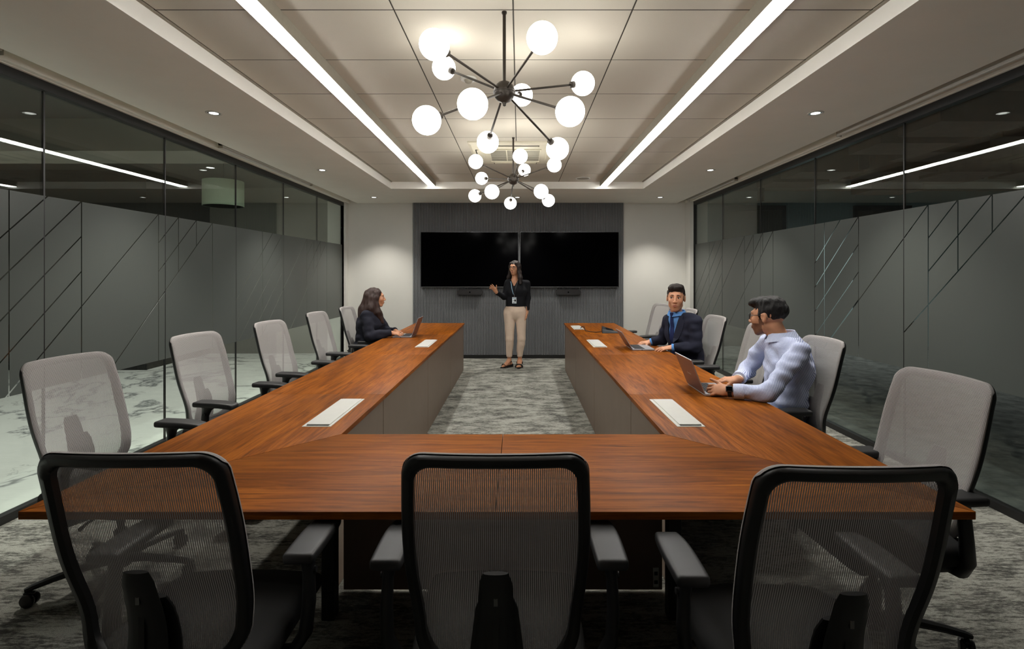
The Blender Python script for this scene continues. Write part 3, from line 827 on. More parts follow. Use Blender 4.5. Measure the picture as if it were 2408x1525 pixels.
def build_chair():
    T = empty('office_chair')
    # mesh upholstery: front sheet wrapped round the rim
    P = outline(); n = len(P); cz = 0.75
    rings = [0.0, 0.12, 0.26, 0.4, 0.54, 0.68, 0.8, 0.89, 0.95, 1.0]
    vs, fs, uvs = [], [], []
    for r in rings[1:]:
        for (u, z) in P:
            q = (u * r, cz + (z - cz) * r)
            p = back_pt(*q)
            if r == 1.0: p.y -= 0.004
            vs.append(p); uvs.append(q)
    for off, dy in ((1.006, -0.006), (1.006, -0.010)):       # wrap over the edge
        for (u, z) in P:
            q = (u * off, cz + (z - cz) * off); p = back_pt(u, z)
            vs.append(Vector((q[0], p.y + dy * (1.9 if z > 1.03 else 1.0), q[1]))); uvs.append((q[0], q[1]))
    vs.append(back_pt(0, cz)); uvs.append((0, cz)); ci = len(vs) - 1
    m = len(rings) - 1 + 2
    for i in range(n): fs.append((ci, i, (i + 1) % n))
    for j in range(m - 1):
        for i in range(n):
            fs.append((j * n + i, (j + 1) * n + i, (j + 1) * n + (i + 1) % n, j * n + (i + 1) % n))
    me = me_from('back_mesh', vs, fs, True)
    ul = me.uv_layers.new(name='UVMap')
    for lp in me.loops: ul.data[lp.index].uv = uvs[lp.vertex_index]
    me.materials.append(MATS['mesh_fabric']); me.materials.append(MATS['mesh_rim'])
    for pl in me.polygons:
        if min(pl.vertices) >= (len(rings) - 2) * n and ci not in pl.vertices: pl.material_index = 1
    ob('back_mesh', me, None, T)
    # frame behind the mesh
    Pi = outline(0.031)
    prof_o = outline(0.001)
    vs, fs = [], []
    for (uo, zo), (ui, zi) in zip(prof_o, Pi):
        a = back_pt(uo, zo); b = back_pt(ui, zi)
        mid = (a + b) / 2
        vs += [a + Vector((0, -0.006, 0)), b + Vector((0, -0.006, 0)), b + Vector((0, -0.024, 0)), mid * 0.6 + b * 0.4 + Vector((0, -0.034, 0)), mid * 0.4 + a * 0.6 + Vector((0, -0.034, 0)), a + Vector((0, -0.026, 0))]
    n = len(Pi)
    for i in range(n):
        j = (i + 1) % n
        for k in range(6):
            fs.append((i * 6 + k, j * 6 + k, j * 6 + (k + 1) % 6, i * 6 + (k + 1) % 6))
    me = me_from('back_frame', vs, fs)
    bm = bmesh.new(); bm.from_mesh(me); bmesh.ops.recalc_face_normals(bm, faces=bm.faces); bm.to_mesh(me); bm.free(); smooth(me, 50)
    ob('back_frame', me, 'plastic_black', T)
    # spine with slot and lever
    pts, wx, th = [], [], []
    for k in range(15):
        t = k / 14; z = 0.775 - 0.36 * t
        p = back_pt(0, max(z, 0.47)) + Vector((0, -0.042 - 0.02 * t + (0.10 * max(0, t - 0.75) * 1.2), 0))
        pts.append(Vector((0, p.y, z))); wx.append(0.037 + 0.016 * min(1, t * 1.4)); th.append(0.010 + 0.012 * t)
    wx[0] = 0.030; th[0] = 0.006
    sp = tube_ob('spine', pts, th, 'plastic_black', T, 12, rx=wx, up=(0, -1, 0))
    box('slot', -0.0045, 0.0045, pts[3].y - 0.0165, pts[3].y - 0.006, 0.695, 0.735, 'metal_grey', sp)
    box('slide_track', -0.007, 0.007, pts[7].y - 0.0225, pts[7].y - 0.01, 0.57, 0.67, 'frame_black', sp)
    tube_ob('lever', [(-0.022, pts[10].y - 0.020, 0.535), (0, pts[10].y - 0.028, 0.528), (0.022, pts[10].y - 0.020, 0.535)], 0.007, 'plastic_black', sp, 8)
    # lumbar carrier in front of the spine, wider and lower
    pts, wx = [], []
    for k in range(9):
        z = 0.69 - 0.03 * k
        pts.append(back_pt(0, z) + Vector((0, -0.024, 0))); wx.append(0.05 + 0.004 * k if k else 0.042)
    tube_ob('lumbar_support', pts, 0.008, 'plastic_black', T, 10, rx=wx, up=(0, -1, 0))
    # seat
    bm = bmesh.new(); bm_box(bm, -0.235, 0.235, -0.215, 0.265, 0.415, 0.485, 0.03, 4)
    bmesh.ops.subdivide_edges(bm, edges=[e for e in bm.edges if e.calc_length() > 0.2], cuts=6, use_grid_fill=True)
    for v in bm.verts:
        r = max(abs(v.co.x) / 0.245, 0)
        if v.co.z > 0.45: v.co.z += 0.014 * (1 - r ** 2) - (0.03 * max(0, (v.co.y - 0.15) / 0.115) ** 2)
        v.co.x *= 1.0 - 0.10 * max(0.0, (-v.co.y - 0.05) / 0.17) ** 2
    o = ob('seat', bm, 'seat_fabric', T); smooth(o, 60)
    bm = bmesh.new(); bm_box(bm, -0.2, 0.2, -0.18, 0.21, 0.385, 0.418, 0.012, 2)
    smooth(ob('seat_pan', bm, 'plastic_black', T), 40)
    # arms
    for s in (-1, 1):
        A = None
        bm = bmesh.new(); bm_box(bm, -0.046, 0.046, -0.125, 0.135, -0.016, 0.016, 0.0145, 4)
        bmesh.ops.subdivide_edges(bm, edges=[e for e in bm.edges if e.calc_length() > 0.12], cuts=5, use_grid_fill=True)
        for v in bm.verts:
            t = v.co.y / 0.13
            v.co.x *= 1.0 - 0.22 * max(0, t) ** 2 - 0.06 * max(0, -t) ** 3
            v.co.z -= 0.010 * max(0, t) ** 2
            v.co.x += s * 0.0
        me = bpy.data.meshes.new('arm_pad'); bm.to_mesh(me); bm.free(); smooth(me, 60)
        pad = ob('arm_pad', me, 'plastic_arm', T, (s * 0.275, 0.10, 0.672))
        post = tube_ob('arm_post', [(0, -0.02, 0.660), (s * 0.002, -0.025, 0.638), (s * 0.007, -0.03, 0.605), (s * 0.010, -0.035, 0.52), (s * 0.004, -0.045, 0.44), (-s * 0.03, -0.055, 0.388), (-s * 0.11, -0.06, 0.375)],
                       [0.050, 0.032, 0.024, 0.026, 0.029, 0.03, 0.03], 'plastic_black', T, 12, rx=[0.028, 0.019, 0.016, 0.018, 0.019, 0.018, 0.016], up=(0, 1, 0), loc=(s * 0.275, 0.07, 0))
        tube_ob('height_button', [(s * 0.022, -0.025, 0.61), (s * 0.028, -0.025, 0.61)], 0.009, 'plastic_arm', post, 10)
    # mechanism, gas column, base
    box('mechanism', -0.075, 0.075, -0.20, 0.10, 0.345, 0.392, 'plastic_black', T, 0.012, 2)
    tube_ob('adjust_lever', [(0.06, 0.02, 0.372), (0.2, 0.04, 0.37), (0.245, 0.05, 0.362)], [0.006, 0.006, 0.009], 'plastic_black', T, 8)
    lathe_ob('gas_column', [(0.028, 0.10), (0.028, 0.24), (0.016, 0.245), (0.016, 0.35)], 'plastic_black', T, 20)
    lathe_ob('base_hub', [(0.0, 0.07), (0.045, 0.072), (0.05, 0.085), (0.046, 0.125), (0.034, 0.135), (0.03, 0.135)], 'plastic_black', T, 20)
    # one leg with its caster, then turned copies
    lm = tube([(0.03, 0, 0.105), (0.12, 0, 0.105), (0.24, 0, 0.092), (0.31, 0, 0.080), (0.335, 0, 0.074)], [0.02, 0.018, 0.015, 0.013, 0.009], 8, rx=[0.025, 0.023, 0.019, 0.016, 0.011], up=(0, 0, 1))
    lme = me_from('base_leg', *lm); bm = bmesh.new(); bm.from_mesh(lme); bmesh.ops.recalc_face_normals(bm, faces=bm.faces); bm.to_mesh(lme); bm.free(); smooth(lme, 35); lme.materials.append(MATS['plastic_black'])
    bm = bmesh.new()
    prof = [(0.0, -0.010), (0.020, -0.010), (0.027, -0.007), (0.030, 0.0), (0.030, 0.004), (0.027, 0.009), (0.012, 0.011), (0.0, 0.011)]
    cv, cf = [], []
    for off, sg in ((0.014, 1), (-0.014, -1)):
        v_, f_ = lathe([(r, sg * h) for r, h in prof], 18, 'Y', (0, off, 0.0305)); b0 = len(cv)
        cv += v_; cf += [tuple(b0 + i for i in f) for f in f_]
    cme = me_from('caster', cv, cf); bm.from_mesh(cme)
    bmesh.ops.remove_doubles(bm, verts=bm.verts, dist=1e-6); bm_box(bm, -0.008, 0.008, -0.004, 0.004, 0.03, 0.07, 0.002, 1); bm_box(bm, -0.02, 0.022, -0.012, 0.012, 0.052, 0.064, 0.004, 1)
    bmesh.ops.recalc_face_normals(bm, faces=bm.faces); bm.to_mesh(cme); bm.free(); smooth(cme, 40); cme.materials.append(MATS['caster_black'])
    for k in range(5):
        L = ob('base_leg', lme, None, T); L.rotation_euler = (0, 0, 2 * PI * k / 5 + 0.3)
        c = ob('caster', cme, None, L, (0.318, 0, 0)); c.rotation_euler = (0, 0, 0.5 + 1.3 * k)
    return T
proto_chair = build_chair()
first = [True]
def chair(bx, by, face, label, group, dz=0.0, spin=0.0, arm=None):
    """bx, by: where the middle of the backrest top stands; face: direction the chair looks, degrees from +x"""
    if first[0]: c = proto_chair; first[0] = False
    else: c = copy_tree(proto_chair)
    a = math.radians(face)
    f = Vector((math.cos(a), math.sin(a), 0))
    loc = Vector((bx, by, 0)) + f * 0.305
    c.location = (loc.x, loc.y, dz); c.rotation_euler = (0, 0, a - PI / 2)
    for ch in c.children:
        if ch.name.startswith('base_leg'): ch.rotation_euler.z += spin
    if arm:                                   # arms slid sideways / backwards
        for ch in c.children:
            if ch.name.startswith('arm_'):
                ch.location.x = math.copysign(arm[0], ch.location.x); ch.location.y += arm[1]
    tag(c, label, 'chair', group)
    return c
GN, GL, GR = 'chairs along the near end of the table', 'chairs on the marble corridor side', 'chairs on the office side'
chair(-0.894, 1.165, 90, 'black and grey mesh office chair at the near end, closest to the corridor glass', GN, arm=(0.275, -0.025))
chair(-0.055, 1.16, 90, 'black and grey mesh office chair at the middle of the near end', GN, spin=0.3, arm=(0.312, -0.025))
chair(0.727, 1.085, 90, 'black and grey mesh office chair at the near end, closest to the office glass', GN, spin=0.1, arm=(0.275, -0.025))
chair(-2.22, 2.50, -8, 'empty grey mesh chair on the corridor side, nearest the camera', GL, spin=0.2)
chair(-2.20, 3.45, -8, 'empty grey mesh chair on the corridor side, second from the camera', GL, spin=0.5)
chair(-2.14, 4.35, -6, 'empty grey mesh chair on the corridor side, third from the camera', GL, spin=0.1)
chair(-2.15, 5.38, -4, 'empty grey mesh chair on the corridor side, next to the long-haired person', GL, spin=0.7)
chair(-2.12, 6.23, -2, 'grey mesh chair the seated long-haired person is using', GL, spin=0.4)
chair(1.72, 2.06, 184, 'empty grey mesh chair on the office side, nearest the camera', GR, spin=0.35, arm=(0.235, -0.16))
chair(1.93, 3.22, 180, 'grey mesh chair behind the person in the striped shirt', GR, spin=0.1)
chair(1.97, 4.10, 183, 'empty grey mesh chair between the suited person and the striped-shirt person', GR, spin=0.6)
chair(1.90, 4.90, 183, 'grey mesh chair behind the person in the dark suit', GR, spin=0.2)
chair(1.98, 5.86, 180, 'empty grey mesh chair half hidden behind the person in the dark suit', GR, spin=0.5)
chair(1.93, 6.85, 195, 'empty grey mesh chair on the office side, farthest from the camera', GR, spin=0.3)

# ================================================================ people: smooth signed-distance bodies turned into one continuous surface
from mathutils import noise as mnoise
class Field:
    def __init__(s, lo, hi, h):
        s.lo = np.array(lo, float); s.h = h
        s.n = np.ceil((np.array(hi) - s.lo) / h).astype(int) + 1
        s.v = np.full(s.n, 0.5, np.float32)
        s.R = np.eye(3); s.T = np.zeros(3); s.S = 1.0
    def frame(s, R=None, T=None, S=1.0):
        s.R = np.eye(3) if R is None else np.array(R, float); s.T = np.zeros(3) if T is None else np.array(T, float); s.S = S
    def w(s, p): return s.R @ (np.array(p, float) * s.S) + s.T
    def _sub(s, lo, hi):
        a = np.clip(np.floor((lo - s.lo) / s.h).astype(int), 0, s.n - 1)
        b = np.clip(np.ceil((hi - s.lo) / s.h).astype(int) + 1, 1, s.n)
        if np.any(b <= a): return None, None
        g = [s.lo[i] + s.h * np.arange(a[i], b[i]) for i in range(3)]
        X = np.stack(np.meshgrid(*g, indexing='ij'), -1)
        return tuple(slice(a[i], b[i]) for i in range(3)), X
    def _put(s, sl, d, k, op):
        a = s.v[sl]
        if op == 'cut':
            d = -d
            h = np.clip(0.5 - 0.5 * (a - d) / k, 0, 1) if k > 0 else (d > a).astype(float)
            s.v[sl] = a + (d - a) * h + k * h * (1 - h)
        else:
            h = np.clip(0.5 + 0.5 * (a - d) / k, 0, 1) if k > 0 else (d < a).astype(float)
            s.v[sl] = a + (d - a) * h - k * h * (1 - h)
    def cone(s, p, q, r0, r1=None, k=0.015, wide=None, op='add'):
        """tapered capsule; wide = (direction, factor) stretches its section"""
        r1 = r0 if r1 is None else r1
        p, q = s.w(p), s.w(q); r0 *= s.S; r1 *= s.S; k *= s.S
        f = wide[1] if wide else 1.0
        m = max(r0, r1) * max(f, 1.0) + k + 2 * s.h
        sl, X = s._sub(np.minimum(p, q) - m, np.maximum(p, q) + m)
        if sl is None: return
        ab = q - p; L2 = max(float(ab @ ab), 1e-9)
        t = np.clip(((X - p) @ ab) / L2, 0, 1)
        v = X - p - t[..., None] * ab
        if wide:
            wd = s.R @ np.array(wide[0], float); wd /= np.linalg.norm(wd)
            v = v - (v @ wd)[..., None] * wd * (1 - 1 / f)
        s._put(sl, np.sqrt((v * v).sum(-1)) - (r0 + (r1 - r0) * t), k, op)
    def ell(s, c, r, k=0.015, op='add', rot=None):
        c = s.w(c); r = np.array(r, float) * s.S; k *= s.S
        R = s.R if rot is None else s.R @ np.array(rot)
        m = r.max() + k + 2 * s.h
        sl, X = s._sub(c - m, c + m)
        if sl is None: return
        u = (X - c) @ R
        a = np.sqrt(((u / r) ** 2).sum(-1)); b = np.sqrt(((u / (r * r)) ** 2).sum(-1))
        s._put(sl, a * (a - 1) / np.maximum(b, 1e-6), k, op)
    def chain(s, pts, rad, k=0.015, wide=None):
        for i in range(len(pts) - 1): s.cone(pts[i], pts[i + 1], rad[i], rad[i + 1], k, wide)
    def func(s, lo, hi, fn, k=0.0, op='cut'):
        """fn(local coords) in the current frame inside a world box"""
        sl, X = s._sub(np.array(lo, float), np.array(hi, float))
        if sl is None: return
        s._put(sl, fn((X - s.T) @ s.R / s.S) * s.S, k, op)
    def surface(s):
        v = s.v; n = s.n
        neg = v < 0
        cnt = np.zeros(n - 1, np.int8)
        for dx in (0, 1):
            for dy in (0, 1):
                for dz in (0, 1):
                    cnt += neg[dx:n[0] - 1 + dx, dy:n[1] - 1 + dy, dz:n[2] - 1 + dz]
        act = np.argwhere((cnt > 0) & (cnt < 8))
        idx = np.full(n - 1, -1, np.int32); idx[tuple(act.T)] = np.arange(len(act))
        C = [(a, b, c) for a in (0, 1) for b in (0, 1) for c in (0, 1)]
        val = np.stack([v[act[:, 0] + a, act[:, 1] + b, act[:, 2] + c] for a, b, c in C], 1)
        acc = np.zeros((len(act), 3)); num = np.zeros(len(act))
        for i in range(8):
            for j in range(i + 1, 8):
                d = np.array(C[j]) - np.array(C[i])
                if np.abs(d).sum() != 1: continue
                cr = (val[:, i] < 0) != (val[:, j] < 0)
                t = np.where(cr, val[:, i] / np.where(cr, val[:, i] - val[:, j], 1), 0)
                acc += np.where(cr[:, None], np.array(C[i]) + t[:, None] * d, 0); num += cr
        V = s.lo + s.h * (act + acc / np.maximum(num, 1)[:, None])
        F = []
        for ax in range(3):
            o1, o2 = (ax + 1) % 3, (ax + 2) % 3
            sa = [slice(None)] * 3; sb = [slice(None)] * 3
            sa[ax] = slice(0, n[ax] - 1); sb[ax] = slice(1, n[ax])
            A = neg[tuple(sa)]; B = neg[tuple(sb)]
            for flip in (False, True):
                e = np.argwhere((A & ~B) if not flip else (~A & B))
                e = e[(e[:, o1] > 0) & (e[:, o2] > 0) & (e[:, o1] < n[o1] - 1) & (e[:, o2] < n[o2] - 1)]
                if not len(e): continue
                def cell(d1, d2):
                    q = e.copy(); q[:, o1] += d1; q[:, o2] += d2
                    return idx[q[:, 0], q[:, 1], q[:, 2]]
                q = np.stack([cell(-1, -1), cell(0, -1), cell(0, 0), cell(-1, 0)], 1)
                F.append(q if not flip else q[:, ::-1])
        F = np.concatenate(F); F = F[(F >= 0).all(1)]
        return V, F
def np_mesh(name, V, F, mats, midx=None):
    me = bpy.data.meshes.new(name)
    me.vertices.add(len(V)); me.vertices.foreach_set('co', V.astype(np.float32).ravel())
    me.loops.add(F.size); me.loops.foreach_set('vertex_index', F.astype(np.int32).ravel())
    me.polygons.add(len(F)); me.polygons.foreach_set('loop_start', np.arange(0, F.size, F.shape[1], dtype=np.int32))
    for m in mats: me.materials.append(MATS[m])
    if midx is not None: me.polygons.foreach_set('material_index', midx.astype(np.int32))
    me.polygons.foreach_set('use_smooth', np.ones(len(F), bool))
    me.update(calc_edges=True); me.validate()
    return me
def relax(V, F, it=2, f=0.5):
    """light smoothing of the extracted surface"""
    n = len(V)
    E = np.concatenate([F[:, [i, (i + 1) % F.shape[1]]] for i in range(F.shape[1])])
    deg = np.bincount(E[:, 0], minlength=n) + np.bincount(E[:, 1], minlength=n)
    for _ in range(it):
        A = np.zeros_like(V)
        for c in range(3):
            A[:, c] = np.bincount(E[:, 0], V[E[:, 1], c], n) + np.bincount(E[:, 1], V[E[:, 0], c], n)
        V = V + f * (A / np.maximum(deg, 1)[:, None] - V)
    return V
def vnormals(V, F):
    fn = np.cross(V[F[:, 2]] - V[F[:, 0]], V[F[:, 3]] - V[F[:, 1]])
    N = np.zeros_like(V)
    for i in range(4):
        for c in range(3): N[:, c] += np.bincount(F[:, i], fn[:, c], len(V))
    return N / np.maximum(np.linalg.norm(N, axis=1), 1e-9)[:, None]
def ruffle(V, F, amp, sc, seed=0.0, mask=None):
    """push the surface along its normals by soft noise (folds, locks); sc = per-axis frequency"""
    N = vnormals(V, F)
    d = np.array([mnoise.noise(Vector((p[0] * sc[0] + seed, p[1] * sc[1], p[2] * sc[2]))) for p in V])
    if mask is not None: d = d * mask
    return V + N * (amp * d)[:, None]
def face_frame(f, up=(0, 0, 1)):
    """columns: x = right of the subject, y = facing, z = up"""
    y = np.array(f, float); y /= np.linalg.norm(y)
    z = np.array(up, float); z -= y * (y @ z); z /= np.linalg.norm(z)
    x = np.cross(y, z)
    return np.stack([x, y, z], 1)
def head_sdf(F, fem=False):
    """head in the current frame: centre at eye/ear level, chin at z -0.115, crown near +0.11"""
    F.ell((0, -0.018, 0.030), (0.073, 0.092, 0.080), 0.01)
    F.ell((0, 0.024, -0.018), (0.061, 0.071, 0.086), 0.03)
    jw = 0.037 if fem else 0.040
    for s in (-1, 1):
        F.cone((s * jw, -0.002, -0.062), (s * 0.014, 0.060, -0.098), 0.020, 0.015, 0.018)
        F.ell((s * 0.036, 0.062, -0.024), (0.022, 0.022, 0.022), 0.02)
    F.ell((0, 0.068, -0.099), (0.019, 0.016, 0.015), 0.02)
    F.cone((-0.036, 0.080, 0.026), (0.036, 0.080, 0.026), 0.009, 0.009, 0.018)
    for s in (-1, 1): F.ell((s * 0.031, 0.101, 0.006), (0.019, 0.017, 0.0115), 0.010, 'cut')
    F.cone((0, 0.090, 0.014), (0, 0.111, -0.026), 0.0065, 0.010, 0.010)
    F.ell((0, 0.110, -0.031), (0.012, 0.012, 0.009), 0.008)
    for s in (-1, 1): F.ell((s * 0.012, 0.101, -0.033), (0.008, 0.010, 0.0075), 0.006)
    F.ell((0, 0.074, -0.064), (0.029, 0.024, 0.026), 0.02)
    for s in (-1, 1):
        F.cone((s * 0.022, 0.086, -0.0620), (0, 0.0980, -0.0580), 0.0030, 0.0052, 0.006)
        F.cone((s * 0.019, 0.086, -0.0660), (0, 0.0965, -0.0705), 0.0030, 0.0060, 0.005)
        F.ell((s * 0.0755, -0.010, -0.003), (0.009, 0.019, 0.031), 0.008)
        F.ell((s * 0.0845, -0.004, 0.000), (0.006, 0.010, 0.017), 0.004, 'cut')
def hand_sdf(F, wrist, f, n, side, curls, spread=0.06, scale=1.0, thumb=(0.55, 0.75, -0.25), thumb_bend=0.3):
    """wrist point, f finger direction, n back-of-hand normal, side = +1 when the thumb lies on (f x n); curls: bend per finger joint (index .. little)"""
    f = np.array(f, float); f /= np.linalg.norm(f)
    n = np.array(n, float); n -= f * (f @ n); n /= np.linalg.norm(n)
    t = np.cross(f, n) * side
    W = np.array(wrist, float); S = scale
    P = lambda a, b, c: W + S * (f * a + t * b + n * c)
    F.cone(P(-0.01, 0, 0), P(0.03, 0.002, 0), 0.024 * S, 0.019 * S, 0.012, (t, 1.25))
    F.cone(P(0.028, 0.004, 0), P(0.080, 0.002, 0.002), 0.0155 * S, 0.0125 * S, 0.01, (t, 2.45))
    F.cone(P(0.02, 0.020, -0.006), P(0.055, 0.032, -0.008), 0.017 * S, 0.013 * S, 0.012)       # ball of the thumb
    for i, (off, L, r) in enumerate(((0.0305, 0.070, 0.0088), (0.0105, 0.078, 0.0090), (-0.0095, 0.072, 0.0086), (-0.0285, 0.056, 0.0076))):
        a0 = np.array([0.088 - 0.004 * abs(i - 1), off, 0.001])
        sp = spread * (1.2 - i * 0.85)
        ang = curls[i] * 0.55
        p = P(*a0); seg = (0.46, 0.30, 0.24)
        for j in range(3):
            d = (f * math.cos(ang) - n * math.sin(ang)) * math.cos(sp) + t * math.sin(sp)
            q = p + d * L * seg[j] * S
            F.cone(p, q, r * S * (1 - 0.06 * j), r * S * (1 - 0.06 * (j + 1)), 0.0035 if j else 0.006)
            p = q; ang += curls[i] * (1.0, 0.7, 0)[j]
    d = f * thumb[0] + t * thumb[1] + n * thumb[2]; d /= np.linalg.norm(d)
    p = P(0.040, 0.034, -0.006); q = p + d * 0.036 * S
    d2 = d * math.cos(thumb_bend) + f * math.sin(thumb_bend); r_ = q + d2 * 0.032 * S
    F.cone(p, q, 0.0125 * S, 0.0105 * S, 0.006); F.cone(q, r_, 0.0105 * S, 0.0088 * S, 0.004)

def skin_mat(name, base, lip=False):
    t = NT(name); v = t.coords()
    f = t.noise(v, 26, 4, 0.6); g = t.noise(v, 420, 2, 0.6)
    lo = tuple(c * 0.86 for c in base[:3]); hi = tuple(min(1, c * 1.08) for c in base[:3])
    t.link(t.ramp(f, [(0.3, lo), (0.7, hi)]), t.b.inputs['Base Color'])
    t.b.inputs['Roughness'].default_value = 0.52; t.b.inputs['Specular IOR Level'].default_value = 0.35
    t.b.inputs['Subsurface Weight'].default_value = 0.12; t.b.inputs['Subsurface Radius'].default_value = (0.012, 0.005, 0.003)
    t.b.inputs['Subsurface Scale'].default_value = 0.5
    t.bump(g, 0.08, 0.001)
skin_mat('skin', rgb(190, 138, 106)); skin_mat('skin_fair', rgb(200, 146, 114))
skin_mat('lips', rgb(172, 108, 92)); skin_mat('stubble', rgb(120, 86, 68)); skin_mat('nail', rgb(216, 168, 146))
def cloth(name, col, weave=700, rough=0.9, stripes=None, fold=0.25):
    t = NT(name); v = t.coords()
    f = t.noise(v, weave, 2, 0.7); g = t.noise(v, 9, 4, 0.6, 0.4)
    lo = tuple(c * 0.8 for c in col[:3]); hi = tuple(min(1, c * 1.15) for c in col[:3])
    c = t.ramp(f, [(0.3, lo), (0.7, hi)])
    if stripes:
        w_, sc_, ax = stripes
        wv = t.node('ShaderNodeTexWave'); wv.inputs['Scale'].default_value = sc_; wv.inputs['Distortion'].default_value = 0.0
        wv.bands_direction = 'X'; t.link(t.coords(rot=ax), wv.inputs['Vector'])
        c = t.mix(t.ramp(wv.outputs['Fac'], [(0.55, (0, 0, 0, 1)), (0.8, (1, 1, 1, 1))]), c, w_)
    t.link(c, t.b.inputs['Base Color'])
    t.b.inputs['Roughness'].default_value = rough; t.b.inputs['Specular IOR Level'].default_value = 0.2
    h = t.math('ADD', t.math('MULTIPLY', g, 1.0), t.math('MULTIPLY', f, 0.05))
    t.bump(h, fold, 0.02)
cloth('cloth_navy', rgb(34, 36, 50)); cloth('cloth_black', rgb(23, 24, 28)); cloth('cloth_charcoal', rgb(34, 35, 45))
cloth('cloth_beige', rgb(212, 190, 170), fold=0.2); cloth('cloth_blue_shirt', rgb(98, 150, 214), fold=0.15)
cloth('cloth_stripe', rgb(208, 216, 236), stripes=(rgb(132, 142, 190), 40.0, (0, 0.35, 0.55)), fold=0.5)
cloth('cloth_stripe_pale', rgb(212, 220, 240), stripes=(rgb(150, 160, 200), 40.0, (0, 0.35, 0.55)), fold=0.2)
cloth('cloth_jeans', rgb(58, 92, 150), fold=0.2); cloth('tie_navy', rgb(34, 44, 84), weave=120, fold=0.1)
simple('leather_black', rgb(28, 22, 20), 0.4, noise=(90, 0.15), bump=(1, 0.1, 0.001))
simple('sole_black', rgb(18, 16, 15), 0.6, noise=(60, 0.1))
simple('eye_white', rgb(226, 220, 214), 0.25, noise=(60, 0.02)); simple('eye_iris', rgb(34, 22, 16), 0.12, noise=(300, 0.2))
simple('paper_card', rgb(214, 222, 226), 0.5, noise=(60, 0.03)); simple('card_blue', rgb(120, 150, 172), 0.5, noise=(60, 0.03))
simple('button_silver', rgb(186, 188, 196), 0.25, 0.8, noise=(60, 0.03)); simple('band_white', rgb(232, 230, 226), 0.6, noise=(60, 0.03))
simple('lens_clear', rgb(30, 34, 36), 0.05, noise=(9, 0.05))
def hair_mat(name, dark, light):
    t = NT(name)
    v = t.coords((1, 1, 0.12)); f = t.noise(v, 260, 4, 0.7, 0.4); g = t.noise(t.coords((1, 1, 0.25)), 34, 3)
    c = t.ramp(t.math('ADD', t.math('MULTIPLY', f, 0.6), t.math('MULTIPLY', g, 0.4)), [(0.35, dark), (0.68, light)])
    t.link(c, t.b.inputs['Base Color']); t.b.inputs['Roughness'].default_value = 0.5
    t.b.inputs['Specular IOR Level'].default_value = 0.35
    t.bump(f, 0.8, 0.006)
hair_mat('hair_black', rgb(10, 9, 10), rgb(24, 22, 22)); hair_mat('hair_brown', rgb(26, 17, 15), rgb(70, 48, 42)); hair_mat('hair_dark', rgb(20, 16, 15), rgb(52, 41, 38))

def put_local(o, R, T, S=1.0):
    """object-space mesh given in a head or torso frame -> person space"""
    M = Matrix(((R[0][0] * S, R[0][1] * S, R[0][2] * S, T[0]), (R[1][0] * S, R[1][1] * S, R[1][2] * S, T[1]), (R[2][0] * S, R[2][1] * S, R[2][2] * S, T[2]), (0, 0, 0, 1)))
    o.data.transform(M); return o
def face_details(T_, R, C, S, brow='hair_black', gaze=(0, 0), beard=False, skin='skin'):
    up_ = [(x, 0.1005 - 13 * x * x, -0.0590 - 0.0028 * (abs(x) / 0.02) + 0.0012 * math.exp(-((abs(x) - 0.006) / 0.004) ** 2)) for x in np.linspace(-0.0215, 0.0215, 13)]
    put_local(tube_ob('upper_lip', up_, [0.0012 + 0.0030 * math.sin(PI * k / 12) for k in range(13)], 'lips', T_, 8, rx=[0.001 + 0.0034 * math.sin(PI * k / 12) for k in range(13)]), R, C, S)
    lw_ = [(x, 0.0992 - 13 * x * x, -0.0690 + 0.0065 * (abs(x) / 0.02) ** 2) for x in np.linspace(-0.0185, 0.0185, 13)]
    put_local(tube_ob('lower_lip', lw_, [0.0012 + 0.0042 * math.sin(PI * k / 12) for k in range(13)], 'lips', T_, 8, rx=[0.001 + 0.0044 * math.sin(PI * k / 12) for k in range(13)]), R, C, S)
    for s in (-1, 1):
        bm = bmesh.new(); bmesh.ops.create_uvsphere(bm, u_segments=24, v_segments=16, radius=0.0128)
        e = ob('eye', bm, 'eye_white', T_); e.data.materials.append(MATS['eye_iris'])
        ax = Vector((gaze[0], 1.0, gaze[1])).normalized()
        for p in e.data.polygons:
            if p.center.normalized().dot(ax) > 0.885: p.material_index = 1
        smooth(e)
        e.data.transform(Matrix.Translation((s * 0.0305, 0.0775, 0.0055))); put_local(e, R, C, S)
        # lids
        for dz, r in ((0.0078, 0.0034), (-0.0072, 0.0026)):
            pts = [(s * (0.0305 - 0.014 + 0.028 * k / 8), 0.0885 - 0.5 * (k / 8 - 0.45) ** 2 * 0.06, 0.0055 + dz * math.sin(PI * (0.12 + 0.76 * k / 8))) for k in range(9)]
            put_local(tube_ob('eyelid', pts, r, skin if dz < 0 else 'stubble', T_, 8), R, C, S)
        pts = [(s * (0.013 + 0.033 * k / 8), 0.0945 - 0.017 * (k / 8) ** 2, 0.0275 + 0.0045 * math.sin(PI * 0.8 * k / 8) - 0.003 * (k / 8)) for k in range(9)]
        put_local(tube_ob('eyebrow', pts, [0.003, 0.0035, 0.0035, 0.0035, 0.0033, 0.003, 0.0026, 0.002, 0.001], brow, T_, 8, rx=[0.0028] * 9), R, C, S)
